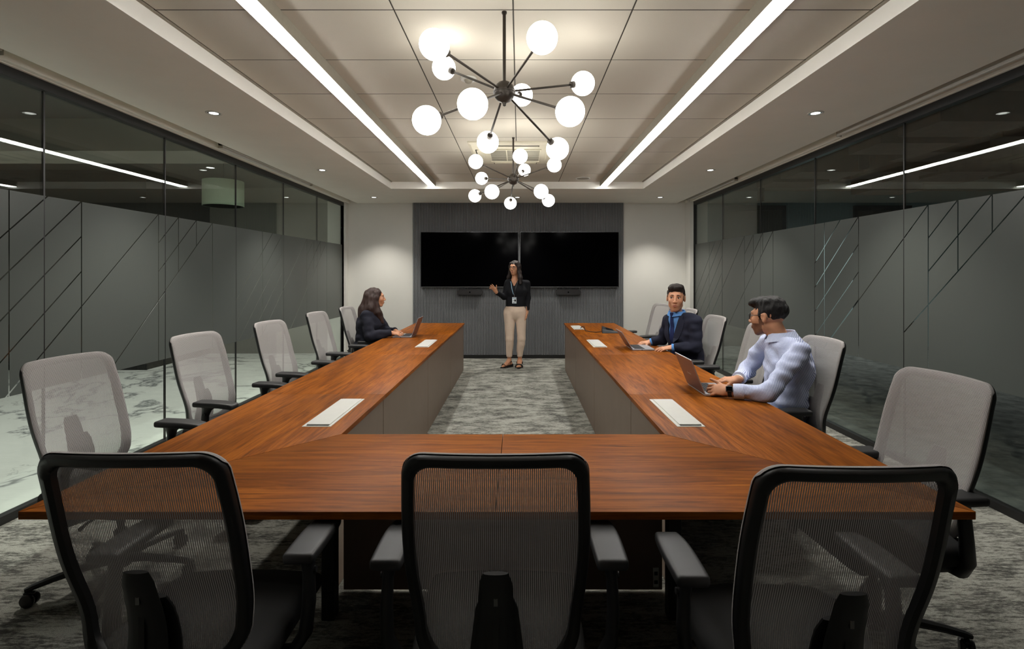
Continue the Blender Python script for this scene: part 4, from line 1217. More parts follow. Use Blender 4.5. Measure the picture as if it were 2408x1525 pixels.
def glasses(T_, R, C, S, w=0.021, h=0.017, dark='frame_black', r=0.0017):
    G = None
    for s in (-1, 1):
        pts = []
        for k in range(28):
            a = 2 * PI * k / 28
            ca, sa = math.cos(a), math.sin(a)
            e = 3.2
            x = w * math.copysign(abs(ca) ** (2 / e), ca); z = h * math.copysign(abs(sa) ** (2 / e), sa)
            pts.append((s * 0.0325 + x, 0.1075 - 6.0 * (abs(s * 0.0325 + x)) ** 2, 0.003 + z))
        f_ = tube_ob('glasses_rim' if G else 'glasses', pts, r, dark, G or T_, 8, True); put_local(f_, R, C, S)
        if not G: G = f_
        tm = tube_ob('temple_arm', [(s * 0.0535, 0.0905, 0.010), (s * 0.066, 0.07, 0.011), (s * 0.0765, 0.02, 0.012), (s * 0.078, -0.012, 0.010), (s * 0.077, -0.028, -0.004)], r * 0.95, dark, G, 8); put_local(tm, R, C, S)
    br = tube_ob('bridge', [(-0.0115, 0.107, 0.008), (0, 0.1095, 0.011), (0.0115, 0.107, 0.008)], r, dark, G, 8); put_local(br, R, C, S)
def body_mats(V, F, R, C, S, beard=False):
    c = V[F].mean(1); u = (c - C) @ R / S
    m = np.zeros(len(F), int)
    if beard:
        m[(u[:, 2] < -0.040) & (u[:, 2] > -0.135) & (u[:, 1] > 0.012 - 0.0) & (np.abs(u[:, 0]) < 0.085)] = 2
        m[(u[:, 2] < -0.012) & (u[:, 2] > -0.05) & (u[:, 1] > -0.002) & (u[:, 1] < 0.030) & (np.abs(u[:, 0]) > 0.045)] = 2
    lip = (np.abs(u[:, 0]) < 0.0215) & (u[:, 2] < -0.0545) & (u[:, 2] > -0.0765) & (u[:, 1] > 0.0865)
    return m
def surf_front(V, R, C, x, z, rad=0.012):
    """foremost point of a surface in a torso frame near (x, z)"""
    u = (V - C) @ R
    d = np.hypot(u[:, 0] - x, u[:, 2] - z)
    q = u[d < rad]
    if not len(q): q = u[np.argsort(d)[:6]]
    return q[:, 1].max()
def strip(name, rows, thick, mat, parent, R, C):
    """ribbon with thickness from rows of (left, right) points in a torso frame"""
    vs, fs = [], []
    for (a, b) in rows:
        a, b = np.array(a), np.array(b); f = np.array([0, thick, 0])
        vs += [a, b, b + f, a + f]
    for i in range(len(rows) - 1):
        for k in range(4): fs.append((i * 4 + k, i * 4 + (k + 1) % 4, (i + 1) * 4 + (k + 1) % 4, (i + 1) * 4 + k))
    fs += [(3, 2, 1, 0), tuple((len(rows) - 1) * 4 + k for k in range(4))]
    V = [R @ v + C for v in vs]
    me = me_from(name, V, fs)
    bm = bmesh.new(); bm.from_mesh(me); bmesh.ops.recalc_face_normals(bm, faces=bm.faces); bm.to_mesh(me); bm.free(); smooth(me, 40)
    return ob(name, me, mat, parent)
def collar(name, R, C, r0, r1, z0, z1, open_, mat, parent, n=28, thick=0.003, drop=0.03, rxy=1.12):
    """turned-down shirt collar round the neck: band, then a fall that widens outwards, open at the front"""
    vs, fs = [], []
    for k in range(n + 1):
        a = PI / 2 + open_ + (2 * PI - 2 * open_) * k / n
        s = abs(k / n - 0.5) * 2                       # 1 at the front ends
        fz = drop * (0.75 + 0.35 * s ** 4)
        prof = [(r0, z0), (r0 + 0.002, z1), (r0 + 0.007, z1 + 0.003), (r1, z1 - fz), (r1 - thick, z1 - fz), (r0 + 0.004, z1 - 0.006)]
        for r, z in prof:
            vs.append(R @ np.array([r * rxy * math.cos(a), r * math.sin(a), z + 0.022 * (-math.sin(a) * 0.5 + 0.0)]) + C)
    for k in range(n):
        for j in range(6): fs.append((k * 6 + j, (k + 1) * 6 + j, (k + 1) * 6 + (j + 1) % 6, k * 6 + (j + 1) % 6))
    fs += [tuple(range(6)), tuple(n * 6 + j for j in range(5, -1, -1))]
    me = me_from(name, vs, fs)
    bm = bmesh.new(); bm.from_mesh(me); bmesh.ops.recalc_face_normals(bm, faces=bm.faces); bm.to_mesh(me); bm.free(); smooth(me, 45)
    return ob(name, me, mat, parent)

A3 = lambda *a: np.array(a, float)
def joints(root, spec):
    """spec: name -> ('px', x, y, depth) or a world point; result relative to the root"""
    r = A3(*root); J = {}
    for k, v in spec.items():
        J[k] = (np.array(px(*v[1:])) if v[0] == 'px' else A3(*v)) - r
    return J
def bounds(J, keys, m):
    P = np.array([J[k] for k in keys]); return P.min(0) - m, P.max(0) + m
def torso_sdf(F, J, x, e=0.0, wc=1.36, rc=0.112, rw=0.100, rp=0.112, sh=0.052):
    F.frame()
    F.cone(J['pelvis'], J['waist'], rp + e, rw + e, 0.05, (x, 1.40))
    F.cone(J['waist'], J['chest'], rw + e, rc + e, 0.05, (x, wc))
    top_ = J['chest'] * 0.35 + J['neck'] * 0.65
    F.cone(J['chest'], top_, rc + e, 0.070 + e, 0.06, (x, 1.5))
    F.cone(J['sr'] * 0.86 + J['sl'] * 0.14, J['sl'] * 0.86 + J['sr'] * 0.14, sh + e, sh + e, 0.05)
def arm_sdf(F, J, s, r, k=0.02):
    F.cone(J['s' + s], J['e' + s], r[0], r[1], k); F.cone(J['e' + s], J['w' + s], r[2], r[3], k)
def leg_sdf(F, J, s, r, k=0.03):
    F.cone(J['h' + s], J['k' + s], r[0], r[1], k); F.cone(J['k' + s], J['a' + s], r[1], r[2], k)
def finish(name, F, mats, parent, amp=0.0, sc=(8, 8, 8), seed=0.0, it=2, midx=None, mask=None):
    V, Q = F.surface(); V = relax(V, Q, it)
    if amp: V = ruffle(V, Q, amp, sc, seed, mask(V) if mask else None)
    me = np_mesh(name, V, Q, mats, midx(V, Q) if midx else None)
    return ob(name, me, None, parent), V, Q

# ---------------------------------------------------------------- standing presenter
D = 8.02
root = (-0.10, D, 0.0)
W1 = empty('person', root); tag(W1, 'person standing before the screens in black blouse, beige trousers and lanyard, one hand raised', 'person')
J = joints(root, dict(head=('px', 1210, 629.5, D - 0.01), neck=('px', 1212, 656, D + 0.01), sr=('px', 1195, 664.5, D), sl=('px', 1239, 666, D + 0.02),
    chest=('px', 1213.5, 683, D), waist=('px', 1212, 706, D), pelvis=('px', 1211, 728, D),
    er=('px', 1185.5, 698, D - 0.02), wr=('px', 1167, 686.5, D - 0.20), el=('px', 1241, 700.5, D + 0.05), wl=('px', 1239.5, 734, D - 0.02),
    hr=('px', 1198.5, 738, D), hl=('px', 1225, 738, D), kr=('px', 1198.5, 796, D - 0.03), kl=('px', 1226, 796, D - 0.02),
    ar=('px', 1197.5, 846, D + 0.02), al=('px', 1222, 846, D + 0.03)))
RT = face_frame((-0.22, -0.97, 0)); RH = face_frame((-0.40, -0.91, -0.03)); SH = 0.97
HC = J['head']; xT = RT[:, 0]
lo, hi = A3(-0.42, -0.42, -0.005), A3(0.40, 0.30, 1.72)
F = Field(lo, hi, 0.0045)
F.cone(J['neck'] + A3(0, 0.0, -0.03), HC + A3(0, 0.02, -0.06), 0.050, 0.047, 0.03)
torso_sdf(F, J, xT, -0.012, rc=0.095, rw=0.082, rp=0.10, sh=0.040)
for s, rr_ in (('r', (0.034, 0.030, 0.030, 0.021)), ('l', (0.034, 0.030, 0.030, 0.021))): arm_sdf(F, J, s, rr_)
for s in 'rl':
    leg_sdf(F, J, s, (0.070, 0.050, 0.031)); F.cone(J['k' + s] + A3(0, 0.015, -0.10), J['a' + s] + A3(0, 0.01, 0.14), 0.042, 0.033, 0.03)
F.frame(RH, HC, SH); head_sdf(F, True); F.frame()
f = A3(-0.62, -0.12, 0.77)
hand_sdf(F, J['wr'], f, (0.35, 0.9, 0.25), -1, (0.25, 0.4, 0.55, 0.6), 0.12, 0.93, thumb=(0.6, 0.75, 0.0))
hand_sdf(F, J['wl'], (-0.16, -0.10, -1), (0.95, 0.1, -0.1), 1, (0.45, 0.5, 0.55, 0.6), 0.02, 0.93, thumb=(0.85, 0.45, -0.2))
FT = {}
for s, fd in (('r', A3(-0.80, -0.60, 0)), ('l', A3(-0.10, -1.0, 0))):
    fd = fd / np.linalg.norm(fd); sd = np.cross(fd, A3(0, 0, 1)); a = J['a' + s]; FT[s] = (fd, sd, a)
    heel = A3(a[0], a[1], 0.062) - fd * 0.022; ball = A3(a[0], a[1], 0.030) + fd * 0.10
    F.cone(a + A3(0, 0, 0.0), heel, 0.030, 0.028, 0.02); F.cone(a + fd * 0.02 + A3(0, 0, -0.02), ball, 0.027, 0.015, 0.02, (sd, 1.6)); F.cone(heel, ball, 0.026, 0.018, 0.02, (sd, 1.3))
    for i in range(5):
        b = ball + fd * (0.022 - 0.006 * abs(i - 1)) + sd * (0.030 - 0.0145 * i) * (1 if s == 'l' else -1) * 1.0
        F.cone(b, b + fd * (0.030 - 0.003 * i) + A3(0, 0, -0.006), 0.0095 - 0.0007 * i + (0.002 if i == 0 else 0), 0.0075, 0.004)
finish('body', F, ['skin', 'lips', 'stubble'], W1, midx=lambda V, Q: body_mats(V, Q, RH, HC, SH))
face_details(W1, RH, HC, SH, 'hair_dark', (-0.1, 0)); glasses(W1, RH, HC, SH, 0.0215, 0.0165)
# blouse
F = Field(lo + A3(0, 0, 0.90), hi + A3(0, 0, -0.16), 0.006)
torso_sdf(F, J, xT, 0.008, wc=1.34, rc=0.100, rw=0.090, rp=0.106, sh=0.043)
for s in (-1, 1): F.ell(J['chest'] + RT @ A3(s * 0.062, 0.065, -0.01), (0.062, 0.055, 0.06), 0.04)
for s in 'rl':
    arm_sdf(F, J, s, (0.050, 0.044, 0.043, 0.037)); F.cone(J['s' + s] + A3(0, 0, -0.004), J['s' + s] * 0.7 + J['e' + s] * 0.3, 0.050, 0.048, 0.03)
F.cone(J['neck'] + A3(0, 0.012, 0.004), J['neck'] + A3(0, 0.012, -0.05), 0.060, 0.075, 0.03)
zh = J['pelvis'][2] + 0.055
F.func(lo, (hi[0], hi[1], zh + 0.05), lambda u: np.where((np.abs(u[..., 0] - J['pelvis'][0]) < 0.185), u[..., 2] - zh, 0.05), 0.0)     # straight hem, sleeves left whole
F.frame(RT, J['neck'])
F.func(lo, hi, lambda u: np.maximum(np.abs(u[..., 0]) - 0.016 - np.clip((u[..., 2] + 0.085) * 0.55, 0, 0.2), np.maximum(-u[..., 1] + 0.0, -(u[..., 2] + 0.10))), 0.004)
F.frame()
for s in 'rl':
    d = J['w' + s] - J['e' + s]; d /= np.linalg.norm(d); c0 = J['w' + s] - d * 0.005
    F.func(c0 - 0.09, c0 + 0.09, lambda u, d=d, c0=c0: np.where(np.linalg.norm(u - c0, axis=-1) < 0.085, -((u - c0) @ d), 0.05), 0.0)
blouse, BV, _ = finish('blouse', F, ['cloth_black'], W1, 0.006, (9, 9, 14), 3.0)
# trousers
F = Field(lo + A3(0, 0, 0.10), A3(hi[0], hi[1], 1.02), 0.006)
F.cone(J['pelvis'] + A3(0, 0, 0.08), J['pelvis'] + A3(0, 0, -0.02), 0.092, 0.112, 0.03, (xT, 1.42))
F.cone(J['pelvis'] + A3(0, 0.01, -0.02), J['pelvis'] + A3(0, 0.01, -0.07), 0.112, 0.108, 0.03, (xT, 1.50))
for s in 'rl':
    leg_sdf(F, J, s, (0.092, 0.062, 0.040), 0.02); F.cone(J['k' + s] + A3(0, 0.012, -0.08), J['a' + s] + A3(0, 0.005, 0.15), 0.053, 0.043, 0.03)
zl = 1.47 - (838.5 - 643) * D / 1200
F.func(lo, (hi[0], hi[1], zl + 0.03), lambda u: u[..., 2] - zl, 0.0)
F.func((lo[0], lo[1], 0.9), hi, lambda u: (zh + 0.045) - u[..., 2], 0.0)
tr, TV, _ = finish('trousers', F, ['cloth_beige'], W1, 0.007, (10, 10, 7), 8.0)
tube_ob('fly_seam', [np.array(J['pelvis']) + RT @ A3(0.004, surf_front(TV, RT, J['pelvis'], 0.004, z) + 0.0005, z) for z in (0.045, 0.02, -0.01, -0.04, -0.07)], 0.0022, 'cloth_beige', tr, 6)
# lanyard and badge
rows = []
N0 = J['neck']
for sx in (-1, 1):
    rows = []
    for t in np.linspace(0, 1, 9):
        x = sx * (0.055 * (1 - t) + 0.006 * t) - 0.006 * t; z = -0.035 * (1 - t) - 0.235 * t
        y = surf_front(BV, RT, N0, x, z) + 0.0015
        if t == 0: y = surf_front(BV, RT, N0, x, z) + 0.003
        rows.append(((x - 0.006, y, z), (x + 0.006, y, z)))
    strip('lanyard', rows, 0.0015, 'card_blue' if sx > 0 else 'frame_black', W1, RT, N0)
yb = surf_front(BV, RT, N0, -0.012, -0.31, 0.05) + 0.004
bd = box('badge', -0.046, 0.022, yb, yb + 0.002, -0.375, -0.280, 'paper_card', W1, 0.001, 1); put_local(bd, RT, N0)
for nm, a in (('badge_photo', (-0.040, -0.012, -0.345, -0.312, 'frame_black')), ('badge_band', (-0.044, 0.020, -0.299, -0.288, 'card_blue')), ('badge_text', (-0.036, 0.012, -0.366, -0.360, 'phone_dark')), ('badge_text', (-0.006, 0.014, -0.330, -0.325, 'phone_dark'))):
    b_ = box(nm, a[0], a[1], yb + 0.0018, yb + 0.0028, a[2], a[3], a[4], bd); put_local(b_, RT, N0)
cl = box('badge_clip', -0.017, -0.007, yb, yb + 0.004, -0.283, -0.232, 'metal_grey', bd, 0.001, 1); put_local(cl, RT, N0)
# sandals
for s in 'rl':
    fd, sd, a = FT[s]
    S_ = None
    pts = []
    for k in range(24):
        t = 2 * PI * k / 24; c, sn = math.cos(t), math.sin(t)
        wd = 0.036 + 0.009 * max(0, c)
        pts.append(A3(a[0], a[1], 0) + fd * (0.045 + 0.122 * c) + sd * wd * sn)
    def sole_z(p):
        u = float((p - A3(a[0], a[1], 0)) @ fd); return 0.004 + 0.030 * max(0.0, min(1.0, (0.09 - u) / 0.13))
    vs = [p + A3(0, 0, 0.0) for p in pts] + [p + A3(0, 0, sole_z(p) + 0.010) for p in pts]
    fs = [tuple(range(23, -1, -1)), tuple(range(24, 48))] + [(i, (i + 1) % 24, 24 + (i + 1) % 24, 24 + i) for i in range(24)]
    me = me_from('sandal', vs, fs); bm = bmesh.new(); bm.from_mesh(me); bmesh.ops.recalc_face_normals(bm, faces=bm.faces); bm.to_mesh(me); bm.free(); smooth(me, 40)
    S_ = ob('sandal', me, 'sole_black', W1)
    for off, zc, hw_, ht, wd in ((0.108, 0.020, 0.050, 0.036, 0.015), (0.012, 0.065, 0.041, 0.042, 0.012)):
        pts = [A3(a[0], a[1], 0) + fd * (off - 0.012 * abs(math.cos(q))) + sd * hw_ * math.cos(q) + A3(0, 0, zc + ht * math.sin(q)) for q in np.linspace(-0.35, PI + 0.35, 15)]
        tube_ob('strap', pts, 0.003, 'leather_black', S_, 8, rx=wd, up=None)
    pts = [A3(a[0], a[1], 0.085) + fd * (-0.004 + 0.036 * math.cos(q)) + sd * 0.036 * math.sin(q) for q in np.linspace(0, 2 * PI, 21)[:-1]]
    tube_ob('ankle_strap', pts, 0.003, 'leather_black', S_, 8, True, rx=0.009, up=(0, 0, 1)) if False else tube_ob('ankle_strap', pts, 0.008, 'leather_black', S_, 8, True, rx=0.003, up=(0, 0, 1))
# long straight hair
F = Field(HC + A3(-0.26, -0.22, -0.36), HC + A3(0.26, 0.26, 0.17), 0.0045)
F.frame(RH, HC, SH)
F.ell((0, -0.024, 0.040), (0.083, 0.098, 0.082), 0.01)
F.cone((0, -0.07, 0.01), (0, -0.085, -0.16), 0.055, 0.05, 0.04, ((1, 0, 0), 1.5)); F.cone((0, -0.085, -0.14), (0.0, -0.08, -0.22), 0.045, 0.03, 0.03, ((1, 0, 0), 2.0))
F.chain([(-0.050, 0.035, 0.075), (-0.076, 0.02, 0.02), (-0.088, 0.005, -0.07), (-0.112, 0.03, -0.16), (-0.128, 0.055, -0.245)], [0.022, 0.022, 0.030, 0.034, 0.024], 0.02, ((0, 1, 0), 1.5))
F.chain([(0.052, 0.030, 0.075), (0.079, 0.012, 0.02), (0.086, -0.015, -0.07), (0.105, -0.01, -0.15), (0.125, 0.01, -0.225)], [0.020, 0.018, 0.024, 0.030, 0.020], 0.02, ((0, 1, 0), 1.4))
F.ell((0.005, 0.098, -0.035), (0.060, 0.060, 0.092), 0.012, 'cut')
F.frame()
finish('hair', F, ['hair_dark'], W1, 0.005, (60, 60, 7), 1.0, 1)

# ---------------------------------------------------------------- seated man in the dark suit
root = (1.68, 5.08, 0.0)
W2 = empty('person', root); tag(W2, 'seated person in dark navy suit, blue shirt and tie, hands at an open laptop', 'person')
J = joints(root, dict(head=('px', 1589.5, 700.5, 5.03), neck=('px', 1592, 738, 5.07), sl=('px', 1636, 757, 4.90), sr=('px', 1574, 753, 5.22),
    chest=('px', 1606, 784, 5.06), waist=(1.665, 5.07, 0.70), pelvis=(1.71, 5.09, 0.53),
    el=('px', 1636, 817, 4.86), wl=(1.475, 4.925, 0.757), er=('px', 1556, 799, 5.30), wr=(1.372, 5.33, 0.758),
    hl=(1.68, 4.99, 0.53), hr=(1.68, 5.19, 0.53), kl=(1.27, 4.96, 0.52), kr=(1.27, 5.22, 0.52), al=(1.24, 4.96, 0.09), ar=(1.24, 5.22, 0.09)))
RT = face_frame((-0.80, -0.60, 0)); RH = face_frame((-0.36, -0.93, 0.0), (0.03, 0, 1)); SH = 1.10; HC = J['head']; xT = RT[:, 0]
lo, hi = A3(-0.62, -0.42, -0.005), A3(0.30, 0.44, 1.40)
F = Field(lo, hi, 0.004)
F.cone(J['neck'] + A3(0, 0, -0.03), HC + A3(0.0, 0.02, -0.06), 0.058, 0.054, 0.02)
torso_sdf(F, J, xT, -0.022); [arm_sdf(F, J, s, (0.040, 0.034, 0.034, 0.026)) for s in 'rl']; [leg_sdf(F, J, s, (0.070, 0.055, 0.040)) for s in 'rl']
for s in 'rl': F.cone(J['a' + s] + A3(0, 0, -0.05), J['a' + s] + A3(-0.15, 0, -0.06), 0.035, 0.028, 0.02)
F.frame(RH, HC, SH); head_sdf(F); F.frame()
hand_sdf(F, J['wl'], (-1, 0.02, -0.12), (0.05, -0.25, 1), 1, (0.22, 0.25, 0.3, 0.36), 0.10, 1.0, (0.7, 0.7, -0.3))
hand_sdf(F, J['wr'], (-1, -0.05, -0.10), (0.0, -0.2, 1), -1, (0.35, 0.42, 0.45, 0.5), 0.08, 1.0, (0.7, 0.7, -0.3))
finish('body', F, ['skin_fair', 'lips', 'stubble'], W2, midx=lambda V, Q: body_mats(V, Q, RH, HC, SH))
face_details(W2, RH, HC, SH, 'hair_black', (0.22, 0), skin='skin_fair')
# blue shirt (seen in the V of the jacket and at the cuffs)
F = Field(A3(-0.35, -0.35, 0.5), A3(0.30, 0.35, 1.16), 0.006)
torso_sdf(F, J, xT, -0.006); F.cone(J['neck'] + A3(0, 0, 0.012), J['neck'] + A3(0, 0, -0.05), 0.068, 0.080, 0.03)
F.func(A3(-0.35, -0.35, 1.0), A3(0.3, 0.35, 1.2), lambda u: (J['neck'][2] + 0.02) - u[..., 2], 0.0)
sh, SV, _ = finish('shirt', F, ['cloth_blue_shirt'], W2, 0.003, (14, 14, 9), 2.0)
collar('shirt_collar', RT, J['neck'] + RT @ A3(0, 0.004, 0), 0.070, 0.090, -0.02, 0.032, 0.10, 'cloth_blue_shirt', W2, drop=0.040, rxy=1.02)
for s in 'rl':
    d = J['w' + s] - J['e' + s]; d /= np.linalg.norm(d)
    tube_ob('shirt_cuff', [J['w' + s] - d * 0.035, J['w' + s] + d * 0.004], [0.036, 0.037], 'cloth_blue_shirt', W2, 18)
# jacket
F = Field(A3(-0.40, -0.42, 0.47), A3(0.32, 0.44, 1.16), 0.006)
torso_sdf(F, J, xT, 0.014, sh=0.058)
for s in 'rl':
    arm_sdf(F, J, s, (0.063, 0.054, 0.053, 0.043), 0.02)
    F.cone(J['s' + s] * 0.6 + J['neck'] * 0.4 + A3(0, 0, 0.012), J['s' + s] + A3(0, 0, 0.004), 0.046, 0.052, 0.03)
F.cone(J['pelvis'] + A3(0, 0, 0.05), J['pelvis'] + A3(0, 0, -0.02), 0.130, 0.135, 0.04, (xT, 1.35))
F.frame(RT, J['neck'])
vz0, vz1 = -0.365, 0.06                                # button height and collar height below / above the neck base
F.func(lo, hi, lambda u: np.maximum(np.abs(u[..., 0]) - np.clip(0.006 + (u[..., 2] - vz0) * 0.20, 0, 0.082), np.maximum(-(u[..., 1] - 0.015), -(u[..., 2] - vz0))), 0.004)
F.frame()
F.cone(J['neck'] + RT @ A3(0, 0.01, -0.03), J['neck'] + RT @ A3(0, 0.0, 0.10), 0.070, 0.068, 0.006, None, 'cut')
for s in 'rl':
    d = J['w' + s] - J['e' + s]; d /= np.linalg.norm(d); c0 = J['w' + s] - d * 0.018
    F.func(c0 - 0.10, c0 + 0.10, lambda u, d=d, c0=c0: np.where(np.linalg.norm(u - c0, axis=-1) < 0.095, -((u - c0) @ d), 0.05), 0.0)
jk, JV, _ = finish('jacket', F, ['cloth_navy'], W2, 0.012, (12, 12, 18), 5.0)
for sx in (-1, 1):
    # lapel: broad at the notch, tapering to the button
    rows = []
    for t in np.linspace(0, 1, 12):
        z = -0.01 * (1 - t) + (vz0 + 0.015) * t
        xi = np.clip(0.004 + (z - vz0) * 0.20, 0, 0.082); wl_ = 0.012 + 0.060 * math.sin(PI * min(1, (1 - t) * 0.72 + 0.02)) ** 0.8 * (0.55 if t < 0.16 else 1.0)
        xo = xi + wl_
        rows.append(((sx * xi, surf_front(JV, RT, J['neck'], sx * (xi + 0.012), z, 0.016) - 0.001, z), (sx * xo, surf_front(JV, RT, J['neck'], sx * xo, z, 0.014) - 0.001, z)))
    strip('lapel', rows, 0.006, 'cloth_navy', jk, RT, J['neck'])
yb = surf_front(JV, RT, J['neck'], 0.0, vz0 - 0.03, 0.02)
bt = lathe_ob('button', [(0.0, 0.006), (0.008, 0.006), (0.0105, 0.003), (0.0105, 0.0)], 'button_silver', jk, 16, 'Y', (-0.01, yb - 0.002, vz0 - 0.03)); put_local(bt, RT, J['neck'])
# tie
rows = []
for t in np.linspace(0, 1, 14):
    z = 0.004 - 0.40 * t; wd = 0.017 if t < 0.06 else 0.013 + 0.022 * t
    y = max(surf_front(SV, RT, J['neck'], 0.0, z, 0.02), 0) + 0.002
    rows.append(((-wd, y - 0.001, z), (wd, y - 0.001, z)))
strip('tie', rows, 0.006, 'tie_navy', W2, RT, J['neck'])
kn = bmesh.new(); bm_box(kn, -0.019, 0.019, -0.006, 0.012, -0.022, 0.022, 0.005, 2)
for v in kn.verts:
    if v.co.z < 0: v.co.x *= 0.68
kno = ob('tie_knot', kn, 'tie_navy', W2); kno.data.transform(Matrix.Translation((0, surf_front(SV, RT, J['neck'], 0, -0.005, 0.02) + 0.004, -0.004))); put_local(kno, RT, J['neck']); smooth(kno, 50)
d = J['wl'] - J['el']; d /= np.linalg.norm(d)
# trousers
F = Field(A3(-0.62, -0.42, 0.06), A3(0.30, 0.44, 0.72), 0.008)
F.cone(J['pelvis'] + A3(0, 0, 0.06), J['pelvis'], 0.105, 0.12, 0.03, (xT, 1.4)); [leg_sdf(F, J, s, (0.092, 0.075, 0.058)) for s in 'rl']
finish('trousers', F, ['cloth_navy'], W2, 0.006, (9, 9, 9), 4.0)
def shoes(P_, J, dirn):
    for s in 'rl':
        a = J['a' + s]; d_ = A3(*dirn)
        F = Field(a + A3(-0.26, -0.26, -0.1), a + A3(0.26, 0.26, 0.06), 0.006)
        F.cone(A3(a[0], a[1], 0.055) - d_ * 0.03, A3(a[0], a[1], 0.045) + d_ * 0.17, 0.042, 0.032, 0.02); F.cone(a + A3(0, 0, 0.01), a + A3(0, 0, -0.04), 0.045, 0.045, 0.03)
        F.func(a + A3(-0.3, -0.3, -0.12), a + A3(0.3, 0.3, -0.05), lambda u: u[..., 2] - 0.008, 0.0)
        finish('shoe', F, ['leather_black'], P_)
shoes(W2, J, (-1, 0, 0))
# short dark hair, brushed up
def short_hair(P_, R, C, S, mat, quiff, name='hair', amp=0.006):
    F = Field(C - 0.17 * S, C + 0.19 * S, 0.0042)
    F.frame(R, C, S)
    F.ell((0, -0.024, 0.041), (0.0785, 0.0975, 0.078), 0.01)
    for c, r in quiff: F.ell(c, r, 0.025)
    F.ell((0, 0.112, -0.032), (0.072, 0.072, 0.092), 0.012, 'cut')
    for s in (-1, 1): F.ell((s * 0.088, -0.004, -0.018), (0.022, 0.030, 0.038), 0.008, 'cut')
    F.func(C - 0.2, C + 0.2, lambda u: (u[..., 2] + 0.062 - np.clip((u[..., 1] + 0.05) * 0.55, -0.02, 0.05)), 0.012)
    for s in (-1, 1): F.cone((s * 0.0665, 0.020, 0.015), (s * 0.0655, 0.016, -0.012), 0.0085, 0.0055, 0.01)
    F.frame()
    return finish(name, F, [mat], P_, amp, (46, 46, 24), 6.0, 1)
short_hair(W2, RH, HC, SH, 'hair_dark', [((0.0, 0.028, 0.096), (0.060, 0.056, 0.026)), ((0.02, 0.054, 0.086), (0.046, 0.028, 0.022)), ((0, -0.03, 0.100), (0.06, 0.06, 0.026))])

# ---------------------------------------------------------------- seated man in the striped shirt
root = (1.70, 3.30, 0.0)
W3 = empty('person', root); tag(W3, 'seated person in pale striped shirt, glasses and watch, head turned towards the screens', 'person')
J = joints(root, dict(head=('px', 1806, 744, 3.34), neck=(1.690, 3.30, 1.050), sl=(1.695, 3.075, 1.000), sr=(1.70, 3.50, 1.00),
    chest=(1.722, 3.275, 0.90), waist=(1.700, 3.275, 0.70), pelvis=(1.70, 3.285, 0.53),
    el=(1.455, 2.985, 0.775), wl=(1.262, 3.075, 0.762), er=(1.60, 3.60, 0.775), wr=(1.462, 3.405, 0.768),
    hl=(1.67, 3.19, 0.53), hr=(1.67, 3.38, 0.53), kl=(1.27, 3.15, 0.53), kr=(1.27, 3.42, 0.53), al=(1.25, 3.15, 0.09), ar=(1.25, 3.42, 0.09)))
RT = face_frame((-0.97, 0.22, 0)); RH = face_frame((-0.63, 0.77, -0.04)); SH = 1.06; HC = J['head']; xT = RT[:, 0]
lo, hi = A3(-0.62, -0.42, -0.005), A3(0.26, 0.44, 1.36)
F = Field(lo, hi, 0.004)
F.cone(J['neck'] + A3(0.005, 0, -0.03), HC + A3(0.022, -0.03, -0.06), 0.060, 0.056, 0.025)
torso_sdf(F, J, xT, -0.024); [arm_sdf(F, J, s, (0.038, 0.033, 0.033, 0.026)) for s in 'rl']; [leg_sdf(F, J, s, (0.070, 0.055, 0.040)) for s in 'rl']
for s in 'rl': F.cone(J['a' + s] + A3(0, 0, -0.05), J['a' + s] + A3(-0.15, 0, -0.06), 0.035, 0.028, 0.02)
F.frame(RH, HC, SH); head_sdf(F); F.frame()
hand_sdf(F, J['wl'], (-0.84, 0.52, -0.02), (-0.30, -0.72, 0.62), 1, (0.75, 0.8, 0.85, 0.9), 0.05, 1.02, (0.75, 0.55, 0.05), thumb_bend=0.6)
hand_sdf(F, J['wr'], (-0.93, 0.34, -0.10), (0.02, -0.25, 1), -1, (0.22, 0.35, 0.7, 0.8), 0.07, 1.0, (0.8, 0.55, -0.35))
finish('body', F, ['skin', 'lips', 'stubble'], W3, midx=lambda V, Q: body_mats(V, Q, RH, HC, SH, True))
face_details(W3, RH, HC, SH, 'hair_black', (0, 0)); glasses(W3, RH, HC, SH, 0.022, 0.018, r=0.0021)
F = Field(A3(-0.52, -0.44, 0.50), A3(0.26, 0.44, 1.16), 0.0055)
torso_sdf(F, J, xT, 0.010, wc=1.36, rc=0.114, rw=0.108, rp=0.118, sh=0.050)
F.cone(J['chest'] + A3(0.02, 0, 0.06), J['chest'] + A3(0.03, 0, -0.06), 0.105, 0.11, 0.05, (xT, 1.35))
for s in 'rl':
    arm_sdf(F, J, s, (0.058, 0.050, 0.049, 0.042), 0.025)
F.cone(J['neck'] + A3(0.005, 0, 0.012), J['neck'] + A3(0.005, 0, -0.05), 0.072, 0.085, 0.03)
for s in 'rl':
    d = J['w' + s] - J['e' + s]; d /= np.linalg.norm(d); c0 = J['w' + s] - d * (0.012 if s == 'r' else 0.030)
    F.func(c0 - 0.10, c0 + 0.10, lambda u, d=d, c0=c0: np.where(np.linalg.norm(u - c0, axis=-1) < 0.095, -((u - c0) @ d), 0.05), 0.0)
F.func(A3(-0.36, -0.42, 1.02), A3(0.26, 0.44, 1.2), lambda u: (J['neck'][2] + 0.015) - u[..., 2], 0.0)
F.func(A3(-0.2, -0.42, 0.45), A3(0.26, 0.44, 0.64), lambda u: u[..., 2] - 0.585, 0.0)
st, SV, _ = finish('striped_shirt', F, ['cloth_stripe'], W3, 0.016, (13, 13, 20), 9.0)
collar('shirt_collar', RT, J['neck'] + A3(0.004, 0, 0.004), 0.072, 0.108, -0.03, 0.040, 0.22, 'cloth_stripe_pale', W3, drop=0.056, rxy=1.03)
